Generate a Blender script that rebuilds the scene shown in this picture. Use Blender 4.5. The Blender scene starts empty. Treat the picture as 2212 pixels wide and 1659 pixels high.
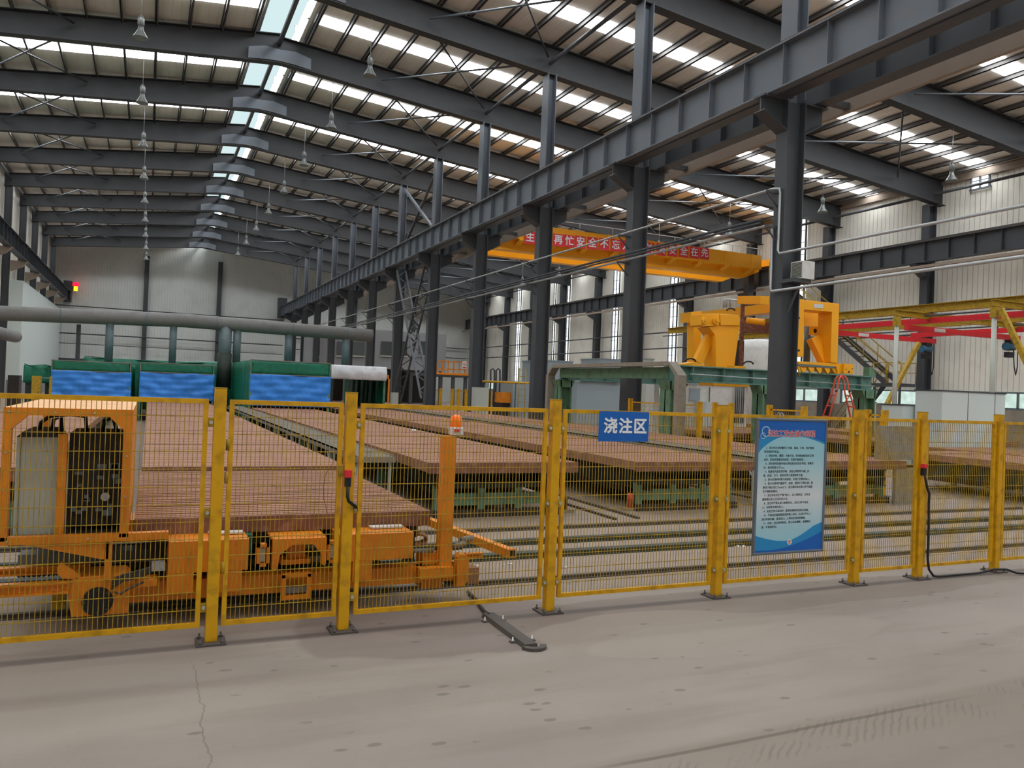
import bpy, math, random
from mathutils import Vector, Matrix
random.seed(7)
sc = bpy.context.scene
COL = sc.collection

# ------------------------------------------------------------------ camera
EYE = 1.6
# rows: picture right, picture down, viewing direction, in world axes (X right across the hall, Y along it, Z up)
RM = Matrix(((0.90856852, -0.41592642, 0.03883882),
             (0.0384637, -0.00928407, -0.99921687),
             (0.41596127, 0.90935088, 0.00756286)))
cam = bpy.data.cameras.new('camera')
cam.sensor_width = 36.0
cam.lens = 1714.08 / 2212 * 36
cam.clip_start = 0.05
cam.clip_end = 400
co = bpy.data.objects.new('camera', cam)
COL.objects.link(co)
m = Matrix((RM[0], -RM[1], -RM[2])).transposed().to_4x4()
m.translation = (0, 0, EYE)
co.matrix_world = m
sc.camera = co

# ------------------------------------------------------------------ light and exposure
w = bpy.data.worlds.new('overcast_sky')
sc.world = w
w.use_nodes = True
bg = w.node_tree.nodes['Background']
bg.inputs[0].default_value = (0.86, 0.93, 1.0, 1)
bg.inputs[1].default_value = 1.2
SKY_GLOW = 14.5        # daylight coming through the translucent roof strips
WIN_GLOW = 3.2
sc.view_settings.view_transform = 'Standard'
sc.view_settings.look = 'None'
sc.view_settings.gamma = 1
sc.view_settings.use_curve_mapping = False
sc.view_settings.exposure = 0.0


# ------------------------------------------------------------------ helpers
def at(px, py, X=None, Y=None, Z=None):
    d = RM.transposed() @ Vector((px - 1106, py - 829.5, 1714.08))
    if X is not None: t = X / d.x
    elif Y is not None: t = Y / d.y
    else: t = (Z - EYE) / d.z
    return d * t + Vector((0, 0, EYE))


def srgb(r, g, b):
    f = lambda c: (c / 255 / 12.92) if c <= 10 else ((c / 255 + 0.055) / 1.055) ** 2.4
    return (f(r), f(g), f(b), 1)


def mat(name, rgb, rough=0.6, metal=0.0, var=0.12, scale=3.0, dirt=None, damt=0.0, bump=0.0, bscale=40, emit=None, estr=0, stretch=(1, 1, 1), spec=0.4):
    m = bpy.data.materials.new(name)
    m.use_nodes = True
    nt = m.node_tree
    N, L = nt.nodes, nt.links
    b = N['Principled BSDF']
    b.inputs['Roughness'].default_value = rough
    b.inputs['Metallic'].default_value = metal
    b.inputs['Specular IOR Level'].default_value = spec
    c = srgb(*rgb)
    tc = N.new('ShaderNodeTexCoord')
    mp = N.new('ShaderNodeMapping')
    mp.inputs['Scale'].default_value = stretch
    L.new(tc.outputs['Object'], mp.inputs['Vector'])
    n = N.new('ShaderNodeTexNoise')
    n.inputs['Scale'].default_value = scale
    n.inputs['Detail'].default_value = 4
    L.new(mp.outputs[0], n.inputs['Vector'])
    mx = N.new('ShaderNodeMix'); mx.data_type = 'RGBA'
    mx.inputs[6].default_value = tuple(x * (1 - var) for x in c[:3]) + (1,)
    mx.inputs[7].default_value = tuple(min(1, x * (1 + var)) for x in c[:3]) + (1,)
    L.new(n.outputs['Fac'], mx.inputs[0])
    out = mx.outputs[2]
    if dirt:
        n2 = N.new('ShaderNodeTexNoise')
        n2.inputs['Scale'].default_value = scale * 2.7
        n2.inputs['Detail'].default_value = 6
        L.new(mp.outputs[0], n2.inputs['Vector'])
        rp = N.new('ShaderNodeMapRange')
        rp.inputs[1].default_value = 0.48; rp.inputs[2].default_value = 0.68
        rp.inputs[3].default_value = 0; rp.inputs[4].default_value = damt
        L.new(n2.outputs['Fac'], rp.inputs[0])
        m2 = N.new('ShaderNodeMix'); m2.data_type = 'RGBA'
        L.new(rp.outputs[0], m2.inputs[0])
        L.new(out, m2.inputs[6])
        m2.inputs[7].default_value = srgb(*dirt)
        out = m2.outputs[2]
    L.new(out, b.inputs['Base Color'])
    if bump:
        n3 = N.new('ShaderNodeTexNoise')
        n3.inputs['Scale'].default_value = bscale
        L.new(mp.outputs[0], n3.inputs['Vector'])
        bp = N.new('ShaderNodeBump')
        bp.inputs['Strength'].default_value = bump
        bp.inputs['Distance'].default_value = 0.01
        L.new(n3.outputs['Fac'], bp.inputs['Height'])
        L.new(bp.outputs[0], b.inputs['Normal'])
    if emit:
        b.inputs['Emission Color'].default_value = srgb(*emit)
        b.inputs['Emission Strength'].default_value = estr
    return m


def glow(name, rgb, strength, leaf=None):
    m = bpy.data.materials.new(name)
    m.use_nodes = True
    nt = m.node_tree; N, L = nt.nodes, nt.links
    N.remove(N['Principled BSDF'])
    e = N.new('ShaderNodeEmission')
    e.inputs[0].default_value = srgb(*rgb)
    e.inputs[1].default_value = strength
    if leaf:
        tc = N.new('ShaderNodeTexCoord')
        n = N.new('ShaderNodeTexNoise'); n.inputs['Scale'].default_value = 1.6; n.inputs['Detail'].default_value = 5
        L.new(tc.outputs['Object'], n.inputs['Vector'])
        r = N.new('ShaderNodeMapRange'); r.inputs[1].default_value = .4; r.inputs[2].default_value = .62
        L.new(n.outputs['Fac'], r.inputs[0])
        x = N.new('ShaderNodeMix'); x.data_type = 'RGBA'
        L.new(r.outputs[0], x.inputs[0])
        x.inputs[6].default_value = srgb(*leaf); x.inputs[7].default_value = srgb(*rgb)
        L.new(x.outputs[2], e.inputs[0])
    L.new(e.outputs[0], N['Material Output'].inputs[0])
    return m


def ribbed(name, rgb, axis, pitch, depth=0.35, var=0.1, dirt=None, damt=0.0, seam=0.0):
    """painted sheet with vertical ribs: a wave along one axis drives bump and a thin joint line"""
    m = mat(name, rgb, 0.55, 0, var, 0.35, dirt, damt)
    nt = m.node_tree; N, L = nt.nodes, nt.links
    b = N['Principled BSDF']
    tc = N.new('ShaderNodeTexCoord')
    sp = N.new('ShaderNodeSeparateXYZ'); L.new(tc.outputs['Object'], sp.inputs[0])
    a = N.new('ShaderNodeMath'); a.operation = 'DIVIDE'; L.new(sp.outputs[axis], a.inputs[0]); a.inputs[1].default_value = pitch
    fr = N.new('ShaderNodeMath'); fr.operation = 'FRACT'; L.new(a.outputs[0], fr.inputs[0])
    pp = N.new('ShaderNodeMath'); pp.operation = 'PINGPONG'; L.new(fr.outputs[0], pp.inputs[0]); pp.inputs[1].default_value = .5
    r = N.new('ShaderNodeMapRange'); L.new(pp.outputs[0], r.inputs[0]); r.inputs[1].default_value = .0; r.inputs[2].default_value = .09
    bp = N.new('ShaderNodeBump'); bp.inputs['Strength'].default_value = depth; bp.inputs['Distance'].default_value = 0.03
    L.new(r.outputs[0], bp.inputs['Height']); L.new(bp.outputs[0], b.inputs['Normal'])
    if seam:
        src = b.inputs['Base Color'].links[0].from_socket
        mx = N.new('ShaderNodeMix'); mx.data_type = 'RGBA'
        inv = N.new('ShaderNodeMapRange'); L.new(r.outputs[0], inv.inputs[0]); inv.inputs[3].default_value = seam; inv.inputs[4].default_value = 0
        L.new(inv.outputs[0], mx.inputs[0]); L.new(src, mx.inputs[6])
        mx.inputs[7].default_value = tuple(x * .45 for x in srgb(*rgb)[:3]) + (1,)
        L.new(mx.outputs[2], b.inputs['Base Color'])
    return m


WL = {}


class MB:
    def __init__(s): s.v = []; s.f = []; s.sm = set()

    def add(s, vs, fs, smooth=False):
        o = len(s.v); s.v += [tuple(v) for v in vs]
        for f in fs:
            if smooth: s.sm.add(len(s.f))
            s.f.append(tuple(i + o for i in f))
        return s

    def box(s, x0, x1, y0, y1, z0, z1):
        x0, x1 = sorted((x0, x1)); y0, y1 = sorted((y0, y1)); z0, z1 = sorted((z0, z1))
        return s.add([(x, y, z) for z in (z0, z1) for y in (y0, y1) for x in (x0, x1)],
                     [(0, 2, 3, 1), (4, 5, 7, 6), (0, 1, 5, 4), (2, 6, 7, 3), (0, 4, 6, 2), (1, 3, 7, 5)])

    def bar(s, p, q, w, h, up=(0, 0, 1)):
        p = Vector(p); q = Vector(q); d = (q - p).normalized(); up = Vector(up)
        r = d.cross(up)
        if r.length < 1e-4: r = d.cross(Vector((1, 0, 0)))
        r.normalize(); u = r.cross(d)
        vs = []
        for c in (p, q):
            for a, b in ((-1, -1), (1, -1), (1, 1), (-1, 1)): vs.append(c + r * (a * w / 2) + u * (b * h / 2))
        return s.add(vs, [(0, 1, 2, 3), (7, 6, 5, 4), (0, 4, 5, 1), (1, 5, 6, 2), (2, 6, 7, 3), (3, 7, 4, 0)])

    def ibeam(s, p, q, H, W, tf=.02, tw=.02, up=(0, 0, 1)):
        p = Vector(p); q = Vector(q); up = Vector(up); d = (q - p).normalized(); r = d.cross(up).normalized(); u = r.cross(d)
        s.bar(p + u * (H - tf) / 2, q + u * (H - tf) / 2, W, tf, up)
        s.bar(p - u * (H - tf) / 2, q - u * (H - tf) / 2, W, tf, up)
        return s.bar(p, q, tw, H - tf, up)

    def tube(s, pts, r, n=10, caps=True, rr=None):
        pts = [Vector(p) for p in pts]; k = len(pts); vs = []
        prev = None
        for i, p in enumerate(pts):
            d = (pts[min(i + 1, k - 1)] - pts[max(i - 1, 0)]).normalized()
            if prev is None:
                a = d.cross(Vector((0, 0, 1)))
                if a.length < 1e-3: a = d.cross(Vector((1, 0, 0)))
            else: a = prev - d * prev.dot(d)
            a.normalize(); prev = a; b = d.cross(a)
            R_ = rr[i] if rr else r
            for j in range(n):
                t = 2 * math.pi * j / n
                vs.append(p + a * (R_ * math.cos(t)) + b * (R_ * math.sin(t)))
        fs = [(i * n + j, i * n + (j + 1) % n, (i + 1) * n + (j + 1) % n, (i + 1) * n + j) for i in range(k - 1) for j in range(n)]
        s.add(vs, fs, True)
        if caps:
            o = len(s.v) - k * n
            s.f.append(tuple(o + j for j in reversed(range(n)))); s.f.append(tuple(o + (k - 1) * n + j for j in range(n)))
        return s

    def lathe(s, c, prof, n=20):
        """prof: (radius, z) pairs"""
        c = Vector(c)
        return s.tube([c + Vector((0, 0, z)) for r, z in prof], 0, n, True, [max(r, 1e-4) for r, z in prof])

    def prism(s, poly, axis, a, b):
        def P(u, v, t):
            return {'x': (t, u, v), 'y': (u, t, v), 'z': (u, v, t)}[axis]
        n = len(poly)
        vs = [P(u, v, a) for u, v in poly] + [P(u, v, b) for u, v in poly]
        fs = [tuple(range(n)), tuple(reversed(range(n, 2 * n)))] + [(i, i + n, (i + 1) % n + n, (i + 1) % n) for i in range(n)]
        return s.add(vs, fs)

    def build(s, name, material, parent=None, bevel=0):
        me = bpy.data.meshes.new(name)
        if parent is not None:
            o = WL[parent]
        else:
            xs, ys, zs = zip(*s.v)
            o = Vector(((min(xs) + max(xs)) / 2, (min(ys) + max(ys)) / 2, min(zs)))
        me.from_pydata([tuple(Vector(v) - o) for v in s.v], [], s.f)
        for i in s.sm: me.polygons[i].use_smooth = True
        me.materials.append(material)
        me.update()
        import bmesh
        bm = bmesh.new(); bm.from_mesh(me); bmesh.ops.recalc_face_normals(bm, faces=bm.faces); bm.to_mesh(me); bm.free()
        ob = bpy.data.objects.new(name, me)
        COL.objects.link(ob)
        if parent is not None:
            ob.parent = parent; WL[ob] = o.copy()
        else:
            ob.location = o; WL[ob] = o.copy()
        if bevel:
            bv = ob.modifiers.new('bevel', 'BEVEL'); bv.width = bevel; bv.segments = 2; bv.limit_method = 'ANGLE'
        return ob


def tag(o, label=None, cat=None, group=None, kind=None):
    if label: o['label'] = label
    if cat: o['category'] = cat
    if group: o['group'] = group
    if kind: o['kind'] = kind
    return o


def thing(name, label, cat, loc, group=None):
    o = bpy.data.objects.new(name, None)
    o.empty_display_size = .2
    COL.objects.link(o)
    o.location = loc
    WL[o] = Vector(loc)
    return tag(o, label, cat, group)


def struct(name, mb, m):
    return tag(mb.build(name, m), kind='structure')


def dup(src, loc, label=None, group=None):
    def cp(o, par):
        c = o.copy(); COL.objects.link(c); c.parent = par
        for ch in [x for x in KIDS(o)]: cp(ch, c)
        return c
    r = cp(src, None)
    d = Vector(loc) - src.location
    r.location = loc
    WL[r] = Vector(loc)
    if label: r['label'] = label
    if group: r['group'] = group
    return r


def KIDS(o):
    return [x for x in list(bpy.data.objects) if x.parent == o]


ORD = ['first', 'second', 'third', 'fourth', 'fifth', 'sixth', 'seventh', 'eighth', 'ninth', 'tenth', 'eleventh', 'twelfth',
       'thirteenth', 'fourteenth', 'fifteenth', 'sixteenth', 'seventeenth', 'eighteenth', 'nineteenth', 'twentieth',
       'twenty-first', 'twenty-second', 'twenty-third', 'twenty-fourth']


def text(body, size, material, parent, pos, name='lettering', bold=0.0, extrude=0.001, align='CENTER', spacing=1.0, line=1.0, tilt=0, sx=1.0):
    """flat lettering standing in the XZ plane, facing the camera side (-Y)"""
    cu = bpy.data.curves.new('t', 'FONT')
    cu.body = body; cu.size = size; cu.extrude = extrude
    cu.align_x = align; cu.align_y = 'CENTER'
    cu.space_character = spacing; cu.space_line = line
    cu.resolution_u = 2
    tmp = bpy.data.objects.new('t', cu); COL.objects.link(tmp)
    bpy.context.view_layer.update()
    me = bpy.data.meshes.new_from_object(tmp.evaluated_get(bpy.context.evaluated_depsgraph_get()))
    bpy.data.objects.remove(tmp)
    if bold:
        vs = [v.co.copy() for v in me.vertices]; fs = [tuple(p.vertices) for p in me.polygons]; k = len(vs)
        V_ = []; F_ = []
        for q in range(8):
            d = Vector((math.cos(q * math.pi / 4) * bold, math.sin(q * math.pi / 4) * bold, q * .00012))
            V_ += [v + d for v in vs]; F_ += [tuple(i + q * k for i in f) for f in fs]
        bpy.data.meshes.remove(me); me = bpy.data.meshes.new(name); me.from_pydata(V_, [], F_)
    me.transform(Matrix.Rotation(tilt, 4, 'Y') @ Matrix.Rotation(math.pi / 2, 4, 'X') @ Matrix.Diagonal((sx, 1, 1, 1)))
    me.materials.clear(); me.materials.append(material)
    ob = bpy.data.objects.new(name, me); COL.objects.link(ob)
    ob.parent = parent; ob.location = Vector(pos) - WL[parent]
    WL[ob] = Vector(pos)
    return ob


# ------------------------------------------------------------------ materials
M = {}
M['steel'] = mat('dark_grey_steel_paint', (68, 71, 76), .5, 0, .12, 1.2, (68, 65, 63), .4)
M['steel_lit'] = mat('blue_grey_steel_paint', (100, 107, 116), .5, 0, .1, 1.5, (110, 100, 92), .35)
M['steel_roof'] = mat('shaded_roof_steel', (46, 47, 50), .55, 0, .12, 1.2, (56, 54, 52), .4)  # same frame paint, darkened in colour for the shade on the rafters
M['steel_dusty'] = mat('dusty_brown_grey_steel', (150, 135, 122), .8, 0, .12, 2.0)
M['roof'] = ribbed('roof_sheet', (236, 230, 220), 0, .30, .2, .08, None, 0, .12)
M['purlin'] = mat('galvanised_purlin', (96, 92, 90), .6, .0, .15, 1.0)
M['wallx'] = ribbed('cream_wall_sheet_y', (236, 232, 220), 1, .25, .7, .05, (160, 152, 138), .2, .4)
M['wally'] = ribbed('cream_wall_sheet_x', (210, 213, 210), 0, .25, .5, .05, (160, 154, 142), .15, .2)
M['plinth'] = mat('beige_plinth', (150, 140, 126), .8, 0, .12, 1.0, (110, 100, 88), .5)
M['white_panel'] = mat('white_panel', (206, 216, 214), .5, 0, .03, .5)
M['sky'] = glow('translucent_roof_panel', (246, 251, 255), SKY_GLOW)
M['skyL'] = glow('ridge_glazing_lit', (205, 228, 230), 1.1)
M['ridge_white'] = glow('ridge_glazing', (250, 252, 255), SKY_GLOW * .8)
M['win'] = glow('daylit_window', (250, 255, 255), WIN_GLOW)
M['winlow'] = glow('daylit_low_window', (228, 248, 242), 1.0, (188, 214, 200))
M['yellow'] = mat('safety_yellow_paint', (216, 160, 6), .42, 0, .08, 4, (120, 88, 20), .45)
M['yellow_d'] = mat('safety_yellow_dirty', (176, 142, 30), .5, 0, .12, 5, (96, 78, 40), .6)
M['orange'] = mat('orange_machine_paint', (226, 134, 26), .42, 0, .07, 3, (170, 96, 30), .35)
M['orange_l'] = mat('orange_crane_paint', (255, 176, 28), .4, 0, .05, 2)
M['rust'] = mat('rusty_brown_plate', (156, 112, 88), .75, 0, .16, 2.2, (108, 78, 64), .5, .25, 60, stretch=(.35, 1.6, 1))
M['rust2'] = mat('rusty_brown_ribs', (122, 80, 64), .7, 0, .2, 3, (170, 132, 112), .5, .2, 60)
M['green'] = mat('machine_green_paint', (98, 134, 106), .5, 0, .12, 2, (60, 78, 62), .5)
M['green_b'] = mat('blue_green_beam_paint', (98, 138, 128), .5, 0, .12, 2, (60, 82, 74), .5)
M['green_d'] = mat('dark_green_frame', (50, 60, 52), .6, 0, .2, 3, (32, 34, 30), .5)
M['tarp_g'] = mat('green_tarpaulin', (22, 112, 86), .45, 0, .3, 2.5, (10, 80, 60), .6, .5, 9)
M['tarp_b'] = mat('blue_tarpaulin', (58, 140, 232), .4, 0, .12, 3, (40, 112, 205), .5, .35, 8)
M['tarp_w'] = mat('white_tarpaulin', (222, 224, 228), .5, 0, .06, 6, (180, 182, 190), .4, .6, 14)
M['duct'] = mat('blue_grey_duct', (92, 110, 116), .5, 0, .1, 1.5, (128, 118, 112), .5)
M['dustyduct'] = mat('dusty_duct', (120, 118, 116), .7, 0, .12, 1.5, (100, 90, 84), .4)
M['grey_tray'] = mat('dusty_grey_tray', (140, 132, 120), .8, 0, .12, 4, (116, 108, 98), .5)
M['grey_box'] = mat('light_grey_enclosure', (176, 180, 170), .45, 0, .04, 2)
M['bluegrey'] = mat('blue_grey_cladding', (148, 160, 166), .5, 0, .05, 1)
M['room'] = mat('grey_room_cladding', (136, 136, 138), .6, 0, .05, 1)
M['white'] = mat('white_paint', (216, 216, 212), .5, 0, .05, 2, (170, 160, 150), .3)
M['black'] = mat('black_rubber', (30, 30, 32), .5, 0, .2, 5)
M['dark'] = mat('dark_shadowy_steel', (46, 42, 40), .6, 0, .25, 6, (80, 62, 50), .5)
M['glass_d'] = mat('dark_glass', (60, 68, 70), .12, 0, .1, 2, spec=.8)
M['alu'] = mat('bare_aluminium', (176, 178, 180), .4, .5, .08, 6)
M['bolt'] = mat('galvanised_bolt', (190, 190, 188), .35, .6, .1, 20)
M['plate'] = mat('dull_base_plate', (90, 84, 80), .7, .2, .15, 12)
M['rail'] = mat('worn_floor_rail', (78, 72, 66), .6, .2, .2, 8)
M['red'] = mat('red_crane_paint', (222, 44, 54), .45, 0, .06, 3)
M['red_o'] = mat('orange_red_ladder', (226, 92, 66), .5, 0, .06, 6)
M['red_sign'] = mat('red_sign_face', (226, 52, 66), .5, 0, .03, 3)
M['sign_blue'] = mat('blue_sign_face', (20, 98, 184), .35, 0, .02, 3)
M['sign_white'] = mat('white_lettering', (235, 238, 242), .5, 0, .01, 3)
M['sign_black'] = mat('black_lettering', (34, 36, 46), .5, 0, .01, 3)
M['sign_red'] = mat('red_lettering', (200, 34, 48), .5, 0, .01, 3)
M['sign_pale'] = mat('pale_blue_board', (166, 208, 222), .35, 0, .01, 3)
M['sign_navy'] = mat('navy_board', (22, 78, 150), .35, 0, .02, 3)
M['sign_mid'] = mat('mid_blue_board', (38, 140, 200), .35, 0, .02, 3)
M['sign_frame'] = mat('grey_sign_frame', (112, 120, 130), .4, .3, .05, 10)
M['hoist'] = mat('blue_hoist', (52, 104, 132), .5, 0, .1, 8)
M['lampshade'] = mat('lamp_reflector', (112, 116, 114), .35, .4, .08, 8)
M['beige'] = mat('beige_box', (206, 196, 170), .6, 0, .05, 3)
M['grille'] = mat('dark_grille', (66, 64, 62), .6, 0, .1, 9)
M['amber'] = mat('amber_beacon', (240, 112, 30), .25, 0, .05, 9, emit=(255, 110, 20), estr=.25)
M['flame_red'] = glow('red_signal', (255, 30, 60), 2.2)
M['flame_yel'] = glow('yellow_signal', (255, 220, 30), 2.2)
M['hose'] = mat('dusty_black_hose', (66, 62, 58), .6, 0, .2, 20)
M['debris'] = mat('white_debris', (226, 220, 208), .8, 0, .1, 20)


def floor_mat():
    m = bpy.data.materials.new('dusty_concrete_floor'); m.use_nodes = True
    nt = m.node_tree; N, L = nt.nodes, nt.links; b = N['Principled BSDF']
    b.inputs['Roughness'].default_value = .72; b.inputs['Specular IOR Level'].default_value = .3
    geo = N.new('ShaderNodeNewGeometry'); P = geo.outputs['Position']
    sp = N.new('ShaderNodeSeparateXYZ'); L.new(P, sp.inputs[0])

    def noise(scale, detail=4, stretch=(1, 1, 1), rough=.5):
        mp = N.new('ShaderNodeMapping'); mp.inputs['Scale'].default_value = stretch; L.new(P, mp.inputs[0])
        n = N.new('ShaderNodeTexNoise'); n.inputs['Scale'].default_value = scale; n.inputs['Detail'].default_value = detail
        n.inputs['Roughness'].default_value = rough; L.new(mp.outputs[0], n.inputs[0]); return n.outputs['Fac']

    def math_(op, a, b_=None, c=None):
        n = N.new('ShaderNodeMath'); n.operation = op
        for i, x in enumerate((a, b_, c)):
            if x is None: continue
            if isinstance(x, (int, float)): n.inputs[i].default_value = x
            else: L.new(x, n.inputs[i])
        return n.outputs[0]

    def rng(x, a, b_, lo=0, hi=1, smooth=True):
        n = N.new('ShaderNodeMapRange'); n.interpolation_type = 'SMOOTHSTEP' if smooth else 'LINEAR'
        L.new(x, n.inputs[0])
        for i, v in enumerate((a, b_, lo, hi)): n.inputs[i + 1].default_value = v
        return n.outputs[0]

    def mix(fac, a, b_):
        n = N.new('ShaderNodeMix'); n.data_type = 'RGBA'
        if isinstance(fac, (int, float)): n.inputs[0].default_value = fac
        else: L.new(fac, n.inputs[0])
        for i, x in ((6, a), (7, b_)):
            if isinstance(x, tuple): n.inputs[i].default_value = x
            else: L.new(x, n.inputs[i])
        return n.outputs[2]
    X, Y = sp.outputs[0], sp.outputs[1]
    big = noise(.9, 5, (.6, 1.3, 1))
    col = mix(rng(big, .35, .68), srgb(141, 130, 121), srgb(152, 142, 133))
    col = mix(rng(noise(.35, 3, (.5, 1.5, 1)), .42, .62, 0, .5), col, srgb(142, 133, 127))
    # pink-tan moulding dust inside the fence
    inside = rng(Y, 5.0, 6.2)
    col = mix(math_('MULTIPLY', inside, .8), col, srgb(152, 135, 121))
    sw = rng(noise(2.2, 5, (.25, 1.6, 1)), .48, .64, 0, .3)
    col = mix(sw, col, srgb(120, 108, 99))
    # swept dust patches by the fence
    wob = math_('MULTIPLY', math_('SUBTRACT', noise(1.4, 2), .5), .5)

    def ell(cx, cy, rx, ry, e0=.96, e1=1.04):
        dx = math_('DIVIDE', math_('SUBTRACT', X, cx), rx); dy = math_('DIVIDE', math_('SUBTRACT', Y, cy), ry)
        d = math_('SQRT', math_('ADD', math_('MULTIPLY', dx, dx), math_('MULTIPLY', dy, dy)))
        d = math_('ADD', d, wob)
        return rng(d, e0, e1, 1, 0)
    col = mix(math_('MULTIPLY', ell(1.95, 5.05, 1.05, .66), .55), col, srgb(117, 104, 98))
    col = mix(math_('MULTIPLY', ell(4.6, 4.98, 3.2, .34), .55), col, srgb(120, 108, 99))
    col = mix(math_('MULTIPLY', ell(3.25, 4.52, .95, .40), .85), col, srgb(146, 134, 124))
    col = mix(math_('MULTIPLY', ell(3.75, 4.22, 1.2, .34), .6), col, srgb(152, 142, 132))
    # long joint in front of the fence
    j = math_('ABSOLUTE', math_('SUBTRACT', math_('ADD', Y, math_('MULTIPLY', wob, .03)), 5.07))
    col = mix(math_('MULTIPLY', rng(j, .018, .075, 1, 0), .6), col, srgb(74, 64, 62))
    # small dark stains
    v = N.new('ShaderNodeTexVoronoi'); v.inputs['Scale'].default_value = 5.5; v.inputs['Randomness'].default_value = 1
    mp = N.new('ShaderNodeMapping'); mp.inputs['Scale'].default_value = (.62, 1.25, 1); L.new(P, mp.inputs[0]); L.new(mp.outputs[0], v.inputs[0])
    spot = rng(math_('ADD', v.outputs['Distance'], math_('MULTIPLY', noise(28, 3), .16)), .17, .23, 1, 0)
    gate = rng(noise(1.3, 2), .40, .48)
    col = mix(math_('MULTIPLY', math_('MULTIPLY', spot, gate), .5), col, srgb(90, 82, 74))
    # tyre tracks at the near right
    tr = math_('MULTIPLY', rng(math_('ADD', Y, math_('MULTIPLY', X, -.03)), 2.86, 2.94, 1, 0), rng(X, 1.2, 2.6))
    col = mix(math_('MULTIPLY', tr, .55), col, srgb(122, 111, 99))
    jl = math_('ABSOLUTE', math_('SUBTRACT', math_('ADD', math_('ADD', Y, math_('MULTIPLY', X, -.012)), math_('MULTIPLY', wob, .06)), 2.885))
    wv = N.new('ShaderNodeTexWave'); wv.inputs['Scale'].default_value = 8.5; wv.inputs['Distortion'].default_value = 3.5; wv.inputs['Detail'].default_value = 2
    mp2 = N.new('ShaderNodeMapping'); mp2.inputs['Rotation'].default_value = (0, 0, .9); L.new(P, mp2.inputs[0]); L.new(mp2.outputs[0], wv.inputs[0])
    band = math_('MULTIPLY', math_('MULTIPLY', rng(Y, 2.68, 2.74), rng(math_('ADD', Y, math_('MULTIPLY', X, -.03)), 2.82, 2.9, 1, 0)), rng(X, 1.6, 2.4))
    tread = math_('MULTIPLY', math_('MULTIPLY', rng(wv.outputs['Fac'], .68, .92), band), rng(noise(3, 3), .42, .58))
    col = mix(math_('MULTIPLY', tread, .28), col, srgb(90, 80, 71))
    col = mix(math_('MULTIPLY', math_('MULTIPLY', rng(jl, .006, .02, 1, 0), rng(X, 1.6, 2.1)), math_('MULTIPLY', rng(X, 3.6, 4.4, 1, 0), .6)), col, srgb(83, 74, 65))
    # hairline crack
    cn = math_('MULTIPLY', math_('SUBTRACT', noise(3.0, 6, (.0, 1, 1), .6), .5), .16)
    cx = math_('ABSOLUTE', math_('SUBTRACT', math_('SUBTRACT', X, .29), cn))
    cr = math_('MULTIPLY', rng(cx, .002, .006, 1, 0), math_('MULTIPLY', rng(Y, 3.3, 3.5), rng(Y, 4.6, 4.9, 1, 0)))
    col = mix(math_('MULTIPLY', cr, .38), col, srgb(74, 66, 60))
    L.new(col, b.inputs['Base Color'])
    bp = N.new('ShaderNodeBump'); bp.inputs['Strength'].default_value = .35; bp.inputs['Distance'].default_value = .006
    L.new(math_('ADD', noise(22, 5), math_('MULTIPLY', tread, -1.0)), bp.inputs['Height']); L.new(bp.outputs[0], b.inputs['Normal'])
    return m


M['floor'] = floor_mat()
M['peach_orange'] = mat('pale_peach_orange', (232, 184, 138), .8, 0, .08, 3, (200, 120, 50), .3)  # paler peach tone than the other orange parts, for the cage top


def board_mat():
    m = mat('printed_board_face', (166, 208, 222), .35, 0, .01, 3)
    nt = m.node_tree; N, L = nt.nodes, nt.links; b = N['Principled BSDF']
    tc = N.new('ShaderNodeTexCoord'); sp = N.new('ShaderNodeSeparateXYZ'); L.new(tc.outputs['Generated'], sp.inputs[0])
    cr = N.new('ShaderNodeValToRGB'); L.new(sp.outputs[2], cr.inputs[0])
    e = cr.color_ramp.elements
    e[0].position = 0; e[0].color = srgb(150, 204, 222)
    e[1].position = 1; e[1].color = srgb(150, 206, 222)
    for p_, c_ in ((.18, (168, 208, 220)), (.42, (218, 222, 226)), (.72, (160, 206, 218))):
        x = e.new(p_); x.color = srgb(*c_)
    L.new(cr.outputs[0], b.inputs['Base Color'])
    return m


M['board'] = board_mat()

# ================================================================== building shell
YC = [13.35 + 5.98 * k for k in range(-1, 12)]
YALL = [13.35 + 5.98 * k for k in range(-4, 12)]
XR = 4.05
Y0, Y1 = -10.5, 83.5
RZ = lambda x: 14.85 - (.105 if x < XR else .09) * abs(x - XR)      # underside of the roof sheet
RB = lambda x: 13.68 - .095 * abs(x - XR)     # underside of the rafters

struct('floor', MB().box(-8.5, 33.6, Y0, Y1 + .2, -.2, 0), M['floor'])
cm = MB()
for xa, xb in ((-8.5, 3.3), (4.8, 33.6)):
    cm.prism([(xa, RZ(xa)), (xb, RZ(xb)), (xb, RZ(xb) + .08), (xa, RZ(xa) + .08)], 'y', Y0, Y1 + .2)
struct('ceiling', cm, M['roof'])
struct('wall_left', MB().box(-8.5, -8.3, Y0, Y1, 0, RZ(-8.3)), M['wallx'])
struct('wall_right', MB().box(33.3, 33.6, Y0, Y1, 0, RZ(33.4)), M['wallx'])
we = MB().prism([(-8.5, 0), (33.6, 0), (33.6, RZ(33.6)), (XR, RZ(XR)), (-8.5, RZ(-8.5))], 'y', Y1, Y1 + .2)
struct('wall_back', we, M['wally'])
struct('wall_front', MB().prism([(-8.5, 0), (33.6, 0), (33.6, RZ(33.6)), (XR, RZ(XR)), (-8.5, RZ(-8.5))], 'y', Y0 - .2, Y0), M['wally'])
struct('baseboard_right', MB().box(33.16, 33.32, Y0, Y1, 0, 1.55), M['plinth'])
struct('trim_1', MB().box(33.1, 33.34, Y0, Y1, RZ(33.2) - .35, RZ(33.2) - .05), M['steel_dusty'])
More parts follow.
